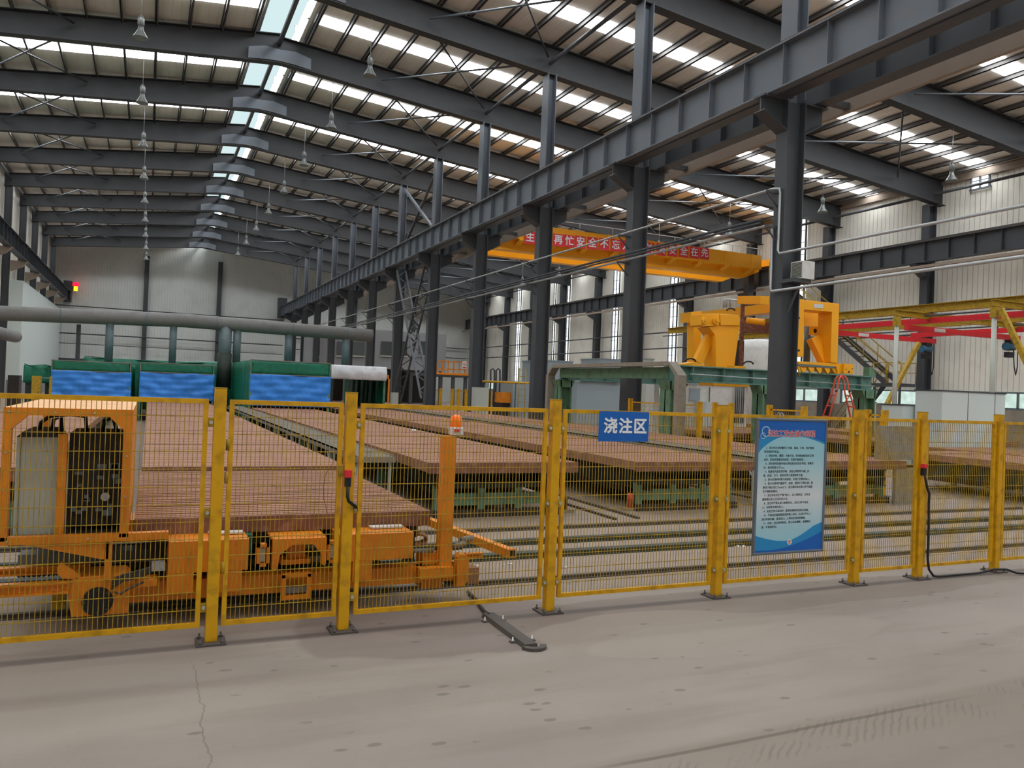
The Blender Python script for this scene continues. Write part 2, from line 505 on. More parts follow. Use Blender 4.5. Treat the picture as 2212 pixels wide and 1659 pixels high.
struct('trim_2', MB().box(-8.3, -7.55, 59.5, 83.4, 0, 1.0), M['room'])
struct('trim_3', MB().box(-8.3, -7.58, 59.5, 83.4, 1.0, 7.4), M['white_panel'])

# roof light strips and ridge monitor
n = 0
for k, yk in enumerate(YALL):
    yc = yk + (3.85)
    if yc > 82: continue
    for xa, xb, yc in ((-8.2, 3.1, yk + 3.6), (5.0, 33.0, yk + 3.85)):
        n += 1
        sm = MB().prism([(xa, RZ(xa) - .03), (xb, RZ(xb) - .03), (xb, RZ(xb) - .01), (xa, RZ(xa) - .01)], 'y', yc - .37, yc + .37)
        o = struct('window_%d' % n, sm, M['sky'])
n += 1
rw = struct('window_%d' % n, MB().box(4.84, 4.88, Y0, Y1, 14.95, 15.75), M['ridge_white'])
n += 1
struct('window_%d' % n, MB().box(3.2, 4.9, Y0, Y1, 15.8, 15.84), M['skyL'])
mm = MB()
mm.box(3.2, 3.3, Y0, Y1, 14.75, 15.85); mm.box(4.9, 5.0, Y0, Y1, 14.75, 15.85); mm.box(3.1, 5.0, Y0, Y1, 15.85, 15.95)
y = Y0 + 1
while y < Y1:
    mm.box(4.74, 4.84, y, y + .12, 14.8, 15.8); y += 2.99
struct('trim_4', mm, M['alu'])

# windows of the right-hand wall
def win_right(ya, yb, za, zb, m, nh, nv, fr=.07):
    global n
    n += 1
    t = thing('window_%d' % n, None, None, (33.3, (ya + yb) / 2, za)); t['kind'] = 'structure'
    MB().box(33.24, 33.27, ya, yb, za, zb).build('pane', m, t)
    f = MB()
    for z in (za, zb): f.box(33.16, 33.26, ya - fr, yb + fr, z - fr / 2, z + fr / 2)
    for i in range(nv + 2):
        yy = ya + (yb - ya) * i / (nv + 1); f.box(33.16, 33.26, yy - fr / 2, yy + fr / 2, za, zb)
    for i in range(nh):
        zz = za + (zb - za) * (i + 1) / (nh + 1); f.box(33.2, 33.24, ya, yb, zz - fr / 4, zz + fr / 4)
    f.build('window_frame', M['steel_lit'], t)


win_right(23.05, 23.9, 11.35, 12.1, M['win'], 1, 1)
for yc in (34.15, 45.9, 53.5, 61.55, 71.6):
    win_right(yc - .42, yc + .42, 2.45, 11.9, M['win'], 13, 1)
win_right(63.8, 64.1, 2.6, 11.8, M['win'], 13, 0)
for k, yk in enumerate(YALL):
    if yk > 80 or yk < 5: continue
    win_right(yk + .45, yk + 5.5, 1.62, 2.3, M['winlow'], 0, 2)

# ================================================================== steel frame
def hcol(mb, x, y, z0, z1, dep, fl, t=.028):
    mb.box(x - dep / 2, x - dep / 2 + t, y - fl / 2, y + fl / 2, z0, z1)
    mb.box(x + dep / 2 - t, x + dep / 2, y - fl / 2, y + fl / 2, z0, z1)
    return mb.box(x - dep / 2 + t, x + dep / 2 - t, y - .012, y + .012, z0, z1)


def near(k):
    return 'nearest' if k == 0 else ORD[k] + ' nearest'


# middle row
for k, yk in enumerate(YC[1:]):
    t = thing('steel_column', 'dark grey H-section steel column of the middle row, %s to the fence' % near(k), 'column', (12.6, yk, 0), 'columns of the middle row')
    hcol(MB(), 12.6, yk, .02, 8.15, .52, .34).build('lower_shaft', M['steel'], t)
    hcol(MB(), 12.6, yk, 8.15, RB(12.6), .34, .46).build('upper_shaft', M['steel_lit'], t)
    MB().box(12.2, 13.0, yk - .3, yk + .3, 0, .03).build('base_plate', M['plate'], t)
    for s in (-1, 1):
        MB().prism([(12.6 + s * .26, 7.45), (12.6 + s * .88, 7.8), (12.6 + s * .88, 8.13), (12.6 + s * .26, 8.13)], 'y', yk - .02, yk + .02).box(12.6 + s * .26, 12.6 + s * .92, yk - .17, yk + .17, 8.1, 8.14).bar((12.6 + s * .26, yk, 7.45), (12.6 + s * .9, yk, 7.8), .34, .025).build('bracket', M['steel'], t)
# right and left wall rows
for k, yk in enumerate(YC[1:]):
    if yk < 19: continue
    t = thing('steel_column', 'dark grey steel column against the right wall, %s to the camera' % near(k - 1), 'column', (32.75, yk, 0), 'columns along the right wall')
    hcol(MB(), 32.75, yk + .3, .02, RB(32.75), .5, .4).build('shaft', M['steel'], t)
    MB().prism([(32.5, 7.5), (31.9, 7.8), (31.7, 8.13), (32.5, 8.13)], 'y', yk + .15, yk + .45).build('bracket', M['steel'], t)
for k, yk in enumerate(YC):
    if yk < 40: continue
    t = thing('steel_column', 'grey steel column against the left wall, %s to the camera' % near(k - 6), 'column', (-7.95, yk, 0), 'columns along the left wall')
    hcol(MB(), -7.95, yk, .02 if yk < 59.4 else 7.4, RB(-7.95), .4, .22).build('shaft', M['steel'], t)
    MB().prism([(-7.7, 7.5), (-7.1, 7.8), (-6.8, 8.13), (-7.7, 8.13)], 'y', yk - .15, yk + .15).build('bracket', M['steel_dusty'], t)
for i, (x, zt) in enumerate(((-.57, 13.0), (6.0, 13.1), (19.5, 12.0), (26, 11.4))):
    hc = MB(); hc.box(x - .2, x + .2, 83.1, 83.13, 0, zt).box(x - .2, x + .2, 83.4, 83.43, 0, zt).box(x - .01, x + .01, 83.13, 83.4, 0, zt)
    tag(hc.build('wind_column', M['steel']), 'dark steel wind column on the far end wall, %s from the left corner' % ORD[i], 'column', 'wind columns on the end wall')

# crane girders
def girder(x, y0, y1, m, label, side, pitch=1.2, zb=8.15, zt=9.1, stiff=True, rail=True):
    t = thing('crane_girder', label, 'crane beam', (x, (y0 + y1) / 2, zb))
    MB().ibeam((x, y0, (zb + zt) / 2), (x, y1, (zb + zt) / 2), zt - zb, .36, .03, .016).build('beam', m, t)
    if stiff:
        y = y0 + .3
        while y < y1:
            MB().box(x - .15, x + .15, y, y + .014, zb + .03, zt - .03).build('stiffener', m, t); y += pitch
    if rail: MB().box(x - .03, x + .03, y0, y1, zt, zt + .12).build('rail', M['rail'], t)
    return t


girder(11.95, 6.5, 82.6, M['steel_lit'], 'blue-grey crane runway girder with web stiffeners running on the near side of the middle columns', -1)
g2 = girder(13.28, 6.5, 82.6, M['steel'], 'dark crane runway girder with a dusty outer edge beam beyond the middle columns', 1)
MB().box(14.25, 14.37, 6.5, 82.6, 8.24, 8.66).build('edge_beam', M['steel_dusty'], g2)
for y_ in YC[:-1]: MB().box(13.46, 14.25, y_ - .08, y_ + .08, 8.3, 8.42).build('outrigger', M['steel'], g2)
MB().box(12.0, 12.32, 6.5, 82.6, 8.12, 8.15).build('soffit_plate', M['steel'], g2)
girder(-7.03, 20, 83, M['steel'], 'dark grey crane runway girder along the left wall', 1)
girder(32.0, 14, 83, M['steel'], 'dark grey crane runway girder along the right wall', -1)
tag(MB().box(31.6, 31.75, 14, 83, 7.85, 7.97).build('conductor_channel', M['steel_dusty']), 'dusty pale channel running under the right wall crane girder', 'channel')
tag(MB().box(-7.4, -6.75, 82.7, 83.45, 8.1, 10.0).build('girder_end_stop', M['steel']), 'tall dark plate closing the left crane girder at the end wall', 'end stop')
tag(MB().box(11.6, 12.4, 82.5, 83.45, 8.0, 10.0).build('girder_end_stop', M['steel']), 'tall dark plate closing the middle crane girder at the end wall', 'end stop')

# rafters
for k, yk in enumerate(YC):
    far = yk
    lab = 'dark grey steel roof rafter, %s from the camera, spanning the whole hall' % ORD[k]
    t = thing('roof_rafter', lab, 'rafter', (XR, yk, RB(XR)), 'roof rafters')
    a = MB(); b = MB()
    for xa, xb in ((-8.2, XR), (XR, 33.2)):
        tp = (lambda x: RB(x) + .72 + .03 * (x + 8)) if xa < XR - 1 else (lambda x: RZ(x) - .2)
        a.prism([(xa, RB(xa)), (xb, RB(xb)), (xb, tp(xb)), (xa, tp(xa))], 'y', yk - .012, yk + .012)
        for fz in (RB, tp):
            b.bar((xa, yk, fz(xa)), (xb, yk, fz(xb)), .36, .03)
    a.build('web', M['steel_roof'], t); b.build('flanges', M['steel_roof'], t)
    for s in (-1, 1):
        pl = MB().prism([(XR, RB(XR) + .03), (XR + s * .55, RB(XR) + .0), (XR + s * 1.15, RB(XR) - .08), (XR + s * 1.15, RB(XR) + .35), (XR + s * .55, RB(XR) + .5), (XR, RB(XR) + .46)], 'y', yk - .2, yk - .03)
        pl.build('ridge_plate', M['steel_lit'], t)

# purlins
i = 0
for side in (-1, 1):
    j = 0
    x = XR + side * 1.0
    while -8.2 < x < 33:
        z = RZ(x) - .02
        p = MB().box(x - .012, x + .012, Y0 + .2, Y1 - .1, z - (.24 if side < 0 else .17), z).box(x - .06, x + .012, Y0 + .2, Y1 - .1, z - .02, z).box(x - .012, x + .06, Y0 + .2, Y1 - .1, z - (.24 if side < 0 else .17), z - (.22 if side < 0 else .15))
        nm = (ORD[j] if j < 24 else ['twenty-fifth', 'twenty-sixth', 'twenty-seventh', 'twenty-eighth'][j - 24])
        tag(p.build('roof_purlin', M['purlin']), 'long Z-section roof purlin under the roof sheet, %s to the %s of the ridge' % (nm, 'left' if side < 0 else 'right'), 'purlin', 'roof purlins')
        x += side * 1.1; j += 1
tag(MB().box(3.95, 4.09, Y0 + .2, Y1 - .1, 14.36, 14.5).build('ridge_beam', M['steel']), 'slim dark ridge beam running under the bright roof monitor', 'beam')
for s, nm in ((12.6, 'above the middle columns'), (-7.9, 'at the left eaves'), (32.7, 'at the right eaves')):
    tag(MB().tube([(s, YC[0], RB(s) + .45), (s, YC[-1], RB(s) + .45)], .07, 8).build('eaves_strut', M['steel']), 'round grey tie tube running lengthways %s' % nm, 'strut')

# roof cross bracing
for nm, xa, xb in (('left of the ridge', -6.6, -2.8), ('right of the ridge', 8.0, 12.4), ('in the right-hand span', 23.5, 30.0)):
    for k in range(1, len(YC) - 1):
        ya, yb = YC[k] + .2, YC[k + 1] - .2
        za, zb = RB(xa) + .55, RB(xb) + .55
        t = thing('roof_cross_brace', 'thin crossed bracing rods under the roof %s, %s bay' % (nm, ORD[k]), 'bracing', ((xa + xb) / 2, (ya + yb) / 2, min(za, zb)), 'roof bracing')
        MB().tube([(xa, ya, za), (xb, yb, zb)], .035, 6).build('rod', M['steel'], t)
        MB().tube([(xb, ya, zb - .08), (xa, yb, za - .08)], .035, 6).build('rod', M['steel_lit'], t)

# lattice brace between columns
t = thing('lattice_brace', 'tall crossed lattice wind brace of grey angle steel between two middle columns', 'bracing', (12.5, 40.3, 0))
ya, yb = YC[5] + .35, YC[6] - .35
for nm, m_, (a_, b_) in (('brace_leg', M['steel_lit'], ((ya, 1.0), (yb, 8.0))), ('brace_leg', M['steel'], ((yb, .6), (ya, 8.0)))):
    mb = MB(); dy = b_[0] - a_[0]; dz = b_[1] - a_[1]
    for xo in (12.3, 12.8):
        mb.bar((xo, a_[0], a_[1]), (xo, b_[0], b_[1]), .09, .09)
    N_ = 18
    for q in range(N_):
        f0, f1 = q / N_, (q + 1) / N_
        x0_, x1_ = (12.3, 12.8) if q % 2 else (12.8, 12.3)
        mb.bar((x0_, a_[0] + dy * f0, a_[1] + dz * f0), (x1_, a_[0] + dy * f1, a_[1] + dz * f1), .05, .05)
    mb.build(nm, m_, t)
t = thing('upper_brace', 'crossed plain braces above the crane girder between two middle columns', 'bracing', (12.6, 40.3, 9.4))
MB().bar((12.6, ya - .08, 9.4), (12.6, yb + .08, 12.6), .12, .12).build('rod', M['steel_lit'], t)
MB().bar((12.7, yb + .08, 9.4), (12.7, ya - .08, 12.6), .12, .12).build('rod', M['steel'], t)

# girts (thin wall rails)
for z in (4.9, 6.0):
    tag(MB().tube([(32.4, 14, z), (32.4, 83, z)], .05, 6).build('wall_pipe', M['steel']), 'thin dark pipe along the right wall, the %s of two' % ('lower' if z < 5 else 'upper'), 'pipe', 'right wall pipes')
for z, r, nm in ((7.75, .05, 'topmost'), (7.42, .05, 'second from the top'), (5.22, .06, 'third from the top'), (4.3, .035, 'fourth from the top')):
    tag(MB().tube([(-8.0, 83.0, z), (12.2, 83.0, z)], r, 6).build('end_wall_pipe', M['steel']), 'thin dark pipe across the far end wall, %s' % nm, 'pipe', 'end wall pipes')
tag(MB().box(-8.2, 12.2, 83.1, 83.4, 2.75, 2.95).build('end_wall_rail', M['steel']), 'thick dark horizontal rail low on the far end wall', 'rail')
for z in (4.9, 6.0):
    tag(MB().tube([(13.2, 83.2, z), (32.3, 83.2, z)], .05, 6).build('end_wall_pipe', M['steel']), 'thin dark pipe across the right part of the end wall, %s' % ('lower' if z < 5 else 'upper'), 'pipe', 'end wall pipes')

# signal lamp
t = thing('signal_lamp', 'small lit red and yellow signal lamp by the left crane girder end', 'signal light', (-6.4, 82.6, 9.1))
MB().tube([(-6.4, 82.6, 9.55), (-6.4, 82.6, 9.85)], .26, 12).build('red_light', M['flame_red'], t)
MB().tube([(-6.4, 82.6, 9.1), (-6.4, 82.6, 9.5)], .16, 12).build('yellow_light', M['flame_yel'], t)
MB().box(-6.95, -6.35, 82.6, 82.8, 9.1, 9.9).build('bracket', M['steel'], t)

# pendant lamps
def lamp(x, y, z=11.35, first=[None], label=''):
    if first[0] is None:
        t = thing('pendant_lamp', label, 'lamp', (x, y, z), 'high-bay lamps')
        MB().lathe((x, y, z), [(.22, 0), (.205, .03), (.12, .17), (.08, .25), (.07, .34)], 16).build('lamp_shade', M['lampshade'], t)
        MB().lathe((x, y, z + .34), [(.07, 0), (.09, .05), (.09, .22), (.03, .34)], 12).build('ballast', M['lampshade'], t)
        MB().tube([(x, y, z + .66), (x, y, z + 2.0)], .012, 6).build('cord', M['alu'], t)
        first[0] = t
        return t
    return dup(first[0], (x, y, z), label, 'high-bay lamps')


rows = ((-.6, 'hanging left of the ridge', 3, 12), (6.1, 'hanging right of the ridge', 1, 11), (25.8, 'hanging over the right-hand span', 2, 9))
for x, nm, a, b_ in rows:
    for k in range(a, b_):
        yk = YC[k]
        z = RB(x) - 1.94
        lamp(x, yk, z, label='silver high-bay bell lamp %s, %s in its row from the camera' % (nm, ORD[k - a]))

# ================================================================== yellow mesh fence
FY = 5.12
PX = [-1.12, .40, 1.2, 2.7, 4.22, 5.74, 6.55, 7.64, 8.75]
PN = ['out at the left edge', 'between the caged power pack and the gate', 'carrying the red plug and cable', 'just right of the flashing beacon', 'between the blue sign and the rules board', 'just right of the tall rules board', 'with the black cable running down it', 'near the right edge of the picture', 'beyond the right edge']
for i, x in enumerate(PX):
    if i in (0, 8): continue
    t = thing('fence_post', 'square yellow fence post on a floor plate, ' + PN[i], 'post', (x, FY, 0), 'posts of the front fence')
    h = 1.54
    MB().box(x - .034, x + .034, FY - .034, FY + .034, .012, h).build('post', M['yellow'], t, bevel=.004)
    MB().box(x - .036, x + .036, FY - .036, FY + .036, h, h + .006).build('cap', M['yellow_d'], t)
    MB().box(x - .085, x + .085, FY - .085, FY + .085, 0, .012).build('base_plate', M['plate'], t)
    for sx, sy in ((-1, -1), (1, -1), (1, 1), (-1, 1)):
        bx, by = x + sx * .062, FY + sy * .062
        MB().lathe((bx, by, .012), [(.012, 0), (.012, .01), (.006, .012), (.006, .03)], 8).build('anchor_bolt', M['plate'], t)


def panel(x0, x1, label, sides, z0=.10, z1=1.475, brk=True, door=False, fy=FY):
    t = thing('mesh_fence', label, 'fence panel', ((x0 + x1) / 2, fy, z0), 'mesh panels of the front fence')
    s = .028
    f = MB()
    f.box(x0, x1, fy - s / 2, fy + s / 2, z1 - s, z1); f.box(x0, x1, fy - s / 2, fy + s / 2, z0, z0 + s)
    f.box(x0, x0 + s, fy - s / 2, fy + s / 2, z0 + s, z1 - s); f.box(x1 - s, x1, fy - s / 2, fy + s / 2, z0 + s, z1 - s)
    f.build('frame', M['yellow'], t)
    w = MB()
    nx = max(2, round((x1 - x0 - s) / .0255))
    r = .0019
    for i in range(1, nx):
        xx = x0 + (x1 - x0) * i / nx
        w.add([(xx - r, fy - r, z0 + s), (xx + r, fy - r, z0 + s), (xx + r, fy + r, z0 + s), (xx - r, fy + r, z0 + s),
               (xx - r, fy - r, z1 - s), (xx + r, fy - r, z1 - s), (xx + r, fy + r, z1 - s), (xx - r, fy + r, z1 - s)],
              [(0, 1, 5, 4), (1, 2, 6, 5), (2, 3, 7, 6), (3, 0, 4, 7)])
    nz = 13
    for j in range(1, nz):
        zz = z0 + (z1 - z0) * j / nz
        w.box(x0 + s, x1 - s, fy - r * 3.1, fy - r * 1.0, zz - r * 1.2, zz + r * 1.2)
    w.build('wire_mesh', M['yellow_d'], t)
    if brk:
        for sd in sides:
            xa, xb = (x0 - .032, x0) if sd < 0 else (x1, x1 + .032)
            for z in (.22, .79, 1.335):
                b = MB().box(xa, xb, fy - .02, fy - .014, z - .028, z + .028).build('bracket', M['yellow_d'], t)
                MB().tube([((xa + xb) / 2, fy - .02, z), ((xa + xb) / 2, fy - .034, z)], .011, 8).build('bolt', M['bolt'], b)
    return t


panel(-1.05, .334, 'yellow wire mesh panel in front of the caged power pack, at the left edge', (1,))
pg = panel(.455, 1.152, 'narrow yellow mesh gate leaf hinged left of the post with the red plug', (-1,), brk=False)
for z in (.45, 1.0, 1.2):
    MB().tube([(.452, FY - .01, z - .035), (.452, FY - .01, z + .035)], .012, 8).build('hinge', M['yellow_d'], pg)
MB().box(1.13, 1.16, FY - .03, FY - .014, 1.0, 1.07).build('latch', M['yellow_d'], pg)
panel(1.266, 2.634, 'yellow wire mesh panel in front of the flashing beacon', (-1, 1))
panel(2.766, 4.154, 'yellow wire mesh panel carrying the blue area sign', (-1, 1))
panel(4.286, 5.674, 'yellow wire mesh panel carrying the tall rules board', (-1, 1))
panel(5.806, 6.5, 'narrow yellow mesh panel just right of the post beside the rules board', (-1,), brk=False)
panel(6.6, 7.59, 'yellow mesh panel behind the black cable near the right edge', (-1,), brk=False)
panel(7.71, 8.68, 'yellow mesh panel cut by the right edge of the picture', (-1,), brk=False)

# ---- blue area sign
t = thing('area_sign', 'blue rectangular sign with three white Chinese characters on the fence', 'sign', (3.265, 5.08, 1.245))
MB().box(3.045, 3.485, 5.078, 5.084, 1.245, 1.47).build('sign_board', M['sign_blue'], t)
text('浇注区', .122, M['sign_white'], t, (3.275, 5.075, 1.355), bold=.0038, spacing=1.14)

# ---- rules board
bx0, bx1, bz0, bz1, by = 4.555, 5.285, .345, 1.43, 5.07
t = thing('rules_board', 'tall pale blue safety rules board with a red Chinese title, hung on the fence', 'notice board', ((bx0 + bx1) / 2, by, bz0))
f = MB(); fr = .022
f.box(bx0 - fr, bx0, by - .014, by + .014, bz0, bz1); f.box(bx1, bx1 + fr, by - .014, by + .014, bz0, bz1)
f.box(bx0 - fr, bx1 + fr, by - .014, by + .014, bz1, bz1 + fr); f.box(bx0 - fr, bx1 + fr, by - .014, by + .014, bz0 - fr, bz0)
f.build('board_frame', M['sign_frame'], t, bevel=.006)
MB().box(bx0, bx1, by - .004, by + .006, bz0, bz1).build('board_face', M['board'], t)
Wd = bx1 - bx0
curve = [(bx0, bz1 - .27)] + [(bx0 + Wd * u, bz1 - .27 + .115 * math.sin(math.pi * min(1, (u * 1.0) ** .8)) - (.0 if u < .6 else 0) + .08 * u) for u in [i / 16 for i in range(1, 17)]]
MB().prism(curve + [(bx1, bz1), (bx0, bz1)], 'y', by - .0052, by - .004).build('header_band', M['sign_mid'], t)
top = [(bx0, bz1 - .15)] + [(bx0 + Wd * u, bz1 - .15 + .05 * math.sin(math.pi * u) - .02 * u) for u in [i / 12 for i in range(1, 13)]]
MB().prism(top + [(bx1, bz1), (bx0, bz1)], 'y', by - .0062, by - .0052).build('header_sky', M['sign_blue'], t)
bot = [(bx0, bz0 + .14)] + [(bx0 + Wd * u, bz0 + .14 - .055 * math.sin(math.pi * min(1, u * 1.15)) + .10 * max(0, u - .5) ** 1.3 * 2.2) for u in [i / 16 for i in range(1, 17)]]
MB().prism(bot + [(bx1, bz0), (bx0, bz0)], 'y', by - .0052, by - .004).build('footer_band', M['sign_mid'], t)
bot2 = [(bx0 + Wd * u, bz0 + .015 + .17 * max(0, u - .25) ** 1.6 * 1.25) for u in [i / 14 for i in range(0, 15)]]
MB().prism(bot2 + [(bx1, bz0), (bx0, bz0)], 'y', by - .0062, by - .0052).build('footer_sea', M['sign_blue'], t)


def ring(mb, cx, cz, r0, r1, y, nn=28):
    vs = []; fs = []
    for i in range(nn):
        a = 2 * math.pi * i / nn
        vs += [(cx + r1 * math.cos(a), y, cz + r1 * math.sin(a)), (cx + r0 * math.cos(a), y, cz + r0 * math.sin(a))]
    for i in range(nn):
        j = (i + 1) % nn; fs.append((2 * i, 2 * j, 2 * j + 1, 2 * i + 1))
    mb.add(vs, fs)


rg = MB(); ring(rg, bx0 + .075, bz1 - .09, .036, .045, by - .0067); ring(rg, bx0 + .045, bz1 - .125, .02, .027, by - .0067)
rg.build('ring_emblem', M['sign_pale'], t)
text('浇注工安全操作规程', .058, M['sign_white'], t, (bx0 + .355, by - .0068, bz1 - .108), name='title_outline', bold=.003, extrude=.0003)
text('浇注工安全操作规程', .058, M['sign_red'], t, (bx0 + .355, by - .0076, bz1 - .108), name='title', bold=.0008, extrude=.0003)
rules = ['   1、浇注时必须穿戴好工作服、鞋盖、手套、防护眼镜', '等劳保防护用品。', '   2、检查吊包、横梁、卡板开启、转动机械等是否正常', '完好，如有异常要及时修复，否则不准使用。',
         '   3、浇包使用前操作者必须检查包衬是否牢固，包嘴完', '好，包衬厚度大于5cm。', '   4、检查包内是否有异物，浇包必须烘烤干燥；扒', '渣、挡渣、引气、取样包等工具需预热干燥。',
         '   5、铁水处理材料需干燥预热，并按工艺要求加入。', '   6、铁水包落地时需放平、放稳，盛铁水不得过满，高', '度低于离出铁口15cm以下，浇注剩余铁水倒入炉内或指', '定干燥的砂模内。',
         '   7、浇注时若发生严重“炮火”，应立即停浇，以免金', '属喷溅引起人员烫伤和火灾。', '   8、浇注时严禁从冒口观察铁水，浇包口旁不准站', '人，以防铁水喷出伤人。', '   9、如发生铁水溢出时，要用铁锹取砂或用泥堵塞。',
         '   10、不准站在输送辊道或砂箱上浇注，在浇注平台上', '浇注时要站稳，看准浇口，人须站在浇包的侧面。', '   11、出铁、浇注场地附近，禁止有易燃物、易爆物存', '放，不准有积水。']
zt = bz1 - .225; dz = (zt - (bz0 + .205)) / (len(rules) - 1)
for i, ln in enumerate(rules):
    text(ln, .0225, M['sign_black'], t, (bx0 + .062, by - .0052, zt - dz * i), name='rule_line', extrude=.0003, align='LEFT', sx=1.0)
MB().tube([(bx0 + .37, by - .0064, bz0 + .075), (bx0 + .37, by - .0072, bz0 + .075)], .024, 20).build('round_emblem', M['sign_white'], t)
em = MB()
for a, b_ in (((-.011, .012), (.011, .012)), ((-.011, -.012), (.011, -.012)), ((-.013, .0), (.013, .0)), ((-.007, -.016), (-.007, .016)), ((.007, -.016), (.007, .016))):
    em.bar((bx0 + .37 + a[0], by - .0078, bz0 + .075 + a[1]), (bx0 + .37 + b_[0], by - .0078, bz0 + .075 + b_[1]), .004, .001, up=(0, 1, 0))
em.build('emblem_mark', M['sign_red'], t)
wt = MB()
for dx in (0, .03):
    wt.tube([(4.80 + dx, 5.085, 1.445), (4.80 + dx, 5.09, 1.49), (4.81 + dx, 5.12, 1.497), (4.805 + dx, 5.145, 1.47), (4.80 + dx, 5.11, 1.44)], .003, 6)
tag(wt.build('wire_tie', M['alu']), 'thin loops of wire tying the rules board to the top rail', 'wire')

# ---- plug on the gate post, its lead
t = thing('safety_plug', 'red and black plug with a short black lead on the post beside the gate', 'plug', (1.19, 5.05, .82))
MB().box(1.165, 1.205, 5.04, 5.086, 1.0, 1.045).build('red_cap', M['red'], t)
MB().box(1.168, 1.202, 5.045, 5.086, .94, 1.0).build('plug_body', M['black'], t)
MB().tube([(1.185, 5.05, .94), (1.183, 5.045, .88), (1.19, 5.04, .85), (1.215, 5.05, .83), (1.245, 5.08, .81), (1.26, 5.11, .78)], .011, 8).build('lead', M['black'], t)
t = thing('safety_plug', 'red and black plug on the post with the long black cable', 'plug', (6.53, 5.05, .95))
MB().box(6.50, 6.54, 5.04, 5.086, 1.03, 1.065).build('red_cap', M['red'], t)
MB().box(6.503, 6.537, 5.045, 5.086, .96, 1.03).build('plug_body', M['black'], t)
pts = [(6.52, 5.05, .97), (6.53, 5.045, .9), (6.57, 5.06, .84), (6.62, 5.075, .79), (6.61, 5.07, .7), (6.62, 5.07, .45), (6.62, 5.07, .2), (6.63, 5.06, .09), (6.68, 5.05, .03), (6.76, 5.06, .016), (7.0, 5.06, .016), (7.3, 5.04, .02), (7.5, 5.02, .05), (7.62, 4.98, .05), (7.7, 4.93, .02), (7.9, 4.85, .016), (8.3, 4.82, .016), (8.8, 4.8, .016)]
tag(MB().tube(pts, .011, 8).build('power_cable', M['black']), 'long black cable running down the fence post and away along the floor to the right', 'cable')

# ---- floor cable and its steel cover
tag(MB().tube([(2.32, 5.75, .016), (2.3, 5.5, .016), (2.26, 5.35, .016), (2.235, 5.2, .018), (2.225, 5.1, .022)], .013, 8).build('floor_cable', M['hose']), 'short dusty black cable coming under the fence into the floor cover', 'cable')
t = thing('cable_cover', 'dusty folded steel cable cover bolted to the floor in front of the fence', 'cable cover', (2.22, 4.75, 0))
A_ = Vector((2.235, 5.14, 0)); B_ = Vector((2.222, 4.42, 0)); wd = .05
vs = []
for c in (A_, B_):
    for xo, z in ((-wd, 0), (-wd * .8, .028), (wd * .8, .028), (wd, 0)): vs.append((c.x + xo, c.y, z))
MB().add(vs, [(0, 1, 5, 4), (1, 2, 6, 5), (2, 3, 7, 6), (0, 3, 2, 1), (4, 5, 6, 7)]).build('cover', M['plate'], t)
for yy in (5.02, 4.56):
    for s in (-1, 1):
        e = MB().box(2.228 + s * wd, 2.228 + s * (wd + .035), yy - .02, yy + .02, 0, .008).build('lug', M['plate'], t)
        MB().lathe((2.228 + s * (wd + .018), yy, .008), [(.011, 0), (.011, .008), (.005, .01), (.005, .026)], 8).build('bolt', M['bolt'], e)
ar = []
for i in range(15):
    a = math.pi * (1.05 + .9 * i / 14); ar.append((2.24 + .085 * math.cos(a), 4.43 + .085 * math.sin(a)))
for i in range(14, -1, -1):
    a = math.pi * (1.05 + .9 * i / 14); ar.append((2.24 + .045 * math.cos(a), 4.43 + .045 * math.sin(a)))
MB().prism(ar, 'z', 0, .02).build('curved_end', M['plate'], t)

tag(MB().tube([(1.09, 5.09, 1.09), (1.07, 5.095, 1.06), (1.045, 5.1, 1.0), (1.04, 5.1, .93), (1.045, 5.1, .86), (1.06, 5.098, .8), (1.07, 5.095, .76)], .0022, 6).build('loose_wire', M['rust2']), 'thin loose brown wire hanging on the mesh gate', 'wire')
for i, (px, py, nm) in enumerate([(893, 931, 'on the pallet deck behind the beacon post')]):
    p = at(px, py, Z=.703)
    b = MB()
    for q in range(3): b.lathe((p.x + random.uniform(-.07, .07), p.y + random.uniform(-.05, .05), .701), [(.03, 0), (.035, .02), (.012, .04)], 6)
    tag(b.build('debris', M['debris']), 'small pale lumps lying ' + nm, 'litter')
# small litter on the floor and on the beds
for i, (x, y, nm) in enumerate(((5.9, 6.75, 'by the floor rail right of the rules board'), (3.05, 6.62, 'just behind the fence post right of the beacon'), (3.5, 6.35, 'on the dusty floor behind the blue area sign'), (2.72, 6.6, 'beside the end of the orange arm'))):
    b = MB()
    for q in range(3 if i else 7):
        a, c = x + random.uniform(-.05, .05) * (1 if i else 2), y + random.uniform(-.03, .03)
        s = random.uniform(.008, .02)
        b.lathe((a, c, 0), [(s * .8, 0), (s, s * .5), (s * .4, s * 1.1)], 6)
    tag(b.build('debris', M['debris']), 'small white broken lumps lying ' + nm, 'litter')

# ================================================================== moulding pallets in rows
PL, PW = 2.88, 2.03


def pallet(x0, y0, label, group, ribs=.12, gap=.007, ztop=.70, z0=.57):
    t = thing('moulding_pallet', label, 'pallet', (x0 + PW / 2, y0 + PL / 2, z0), group)
    r = MB(); n_ = round((PL - .08) / ribs); p = (PL - .08) / n_
    for i in range(n_):
        a = y0 + .04 + i * p
        dz = random.uniform(-.002, .002)
        r.box(x0, x0 + PW, a + gap / 2, a + p - gap / 2, z0 + .012, ztop + dz)
    r.build('rib_deck', M['rust'], t)
    MB().box(x0, x0 + PW, y0, y0 + .038, z0, ztop).build('front_plate', M['rust2'], t)
    MB().box(x0, x0 + PW, y0 + PL - .038, y0 + PL, z0, ztop).build('rear_plate', M['rust2'], t)
    MB().box(x0 + .06, x0 + PW - .06, y0 + .05, y0 + PL - .05, z0 - .012, z0 + .06).build('sub_frame', M['dark'], t)
    return t


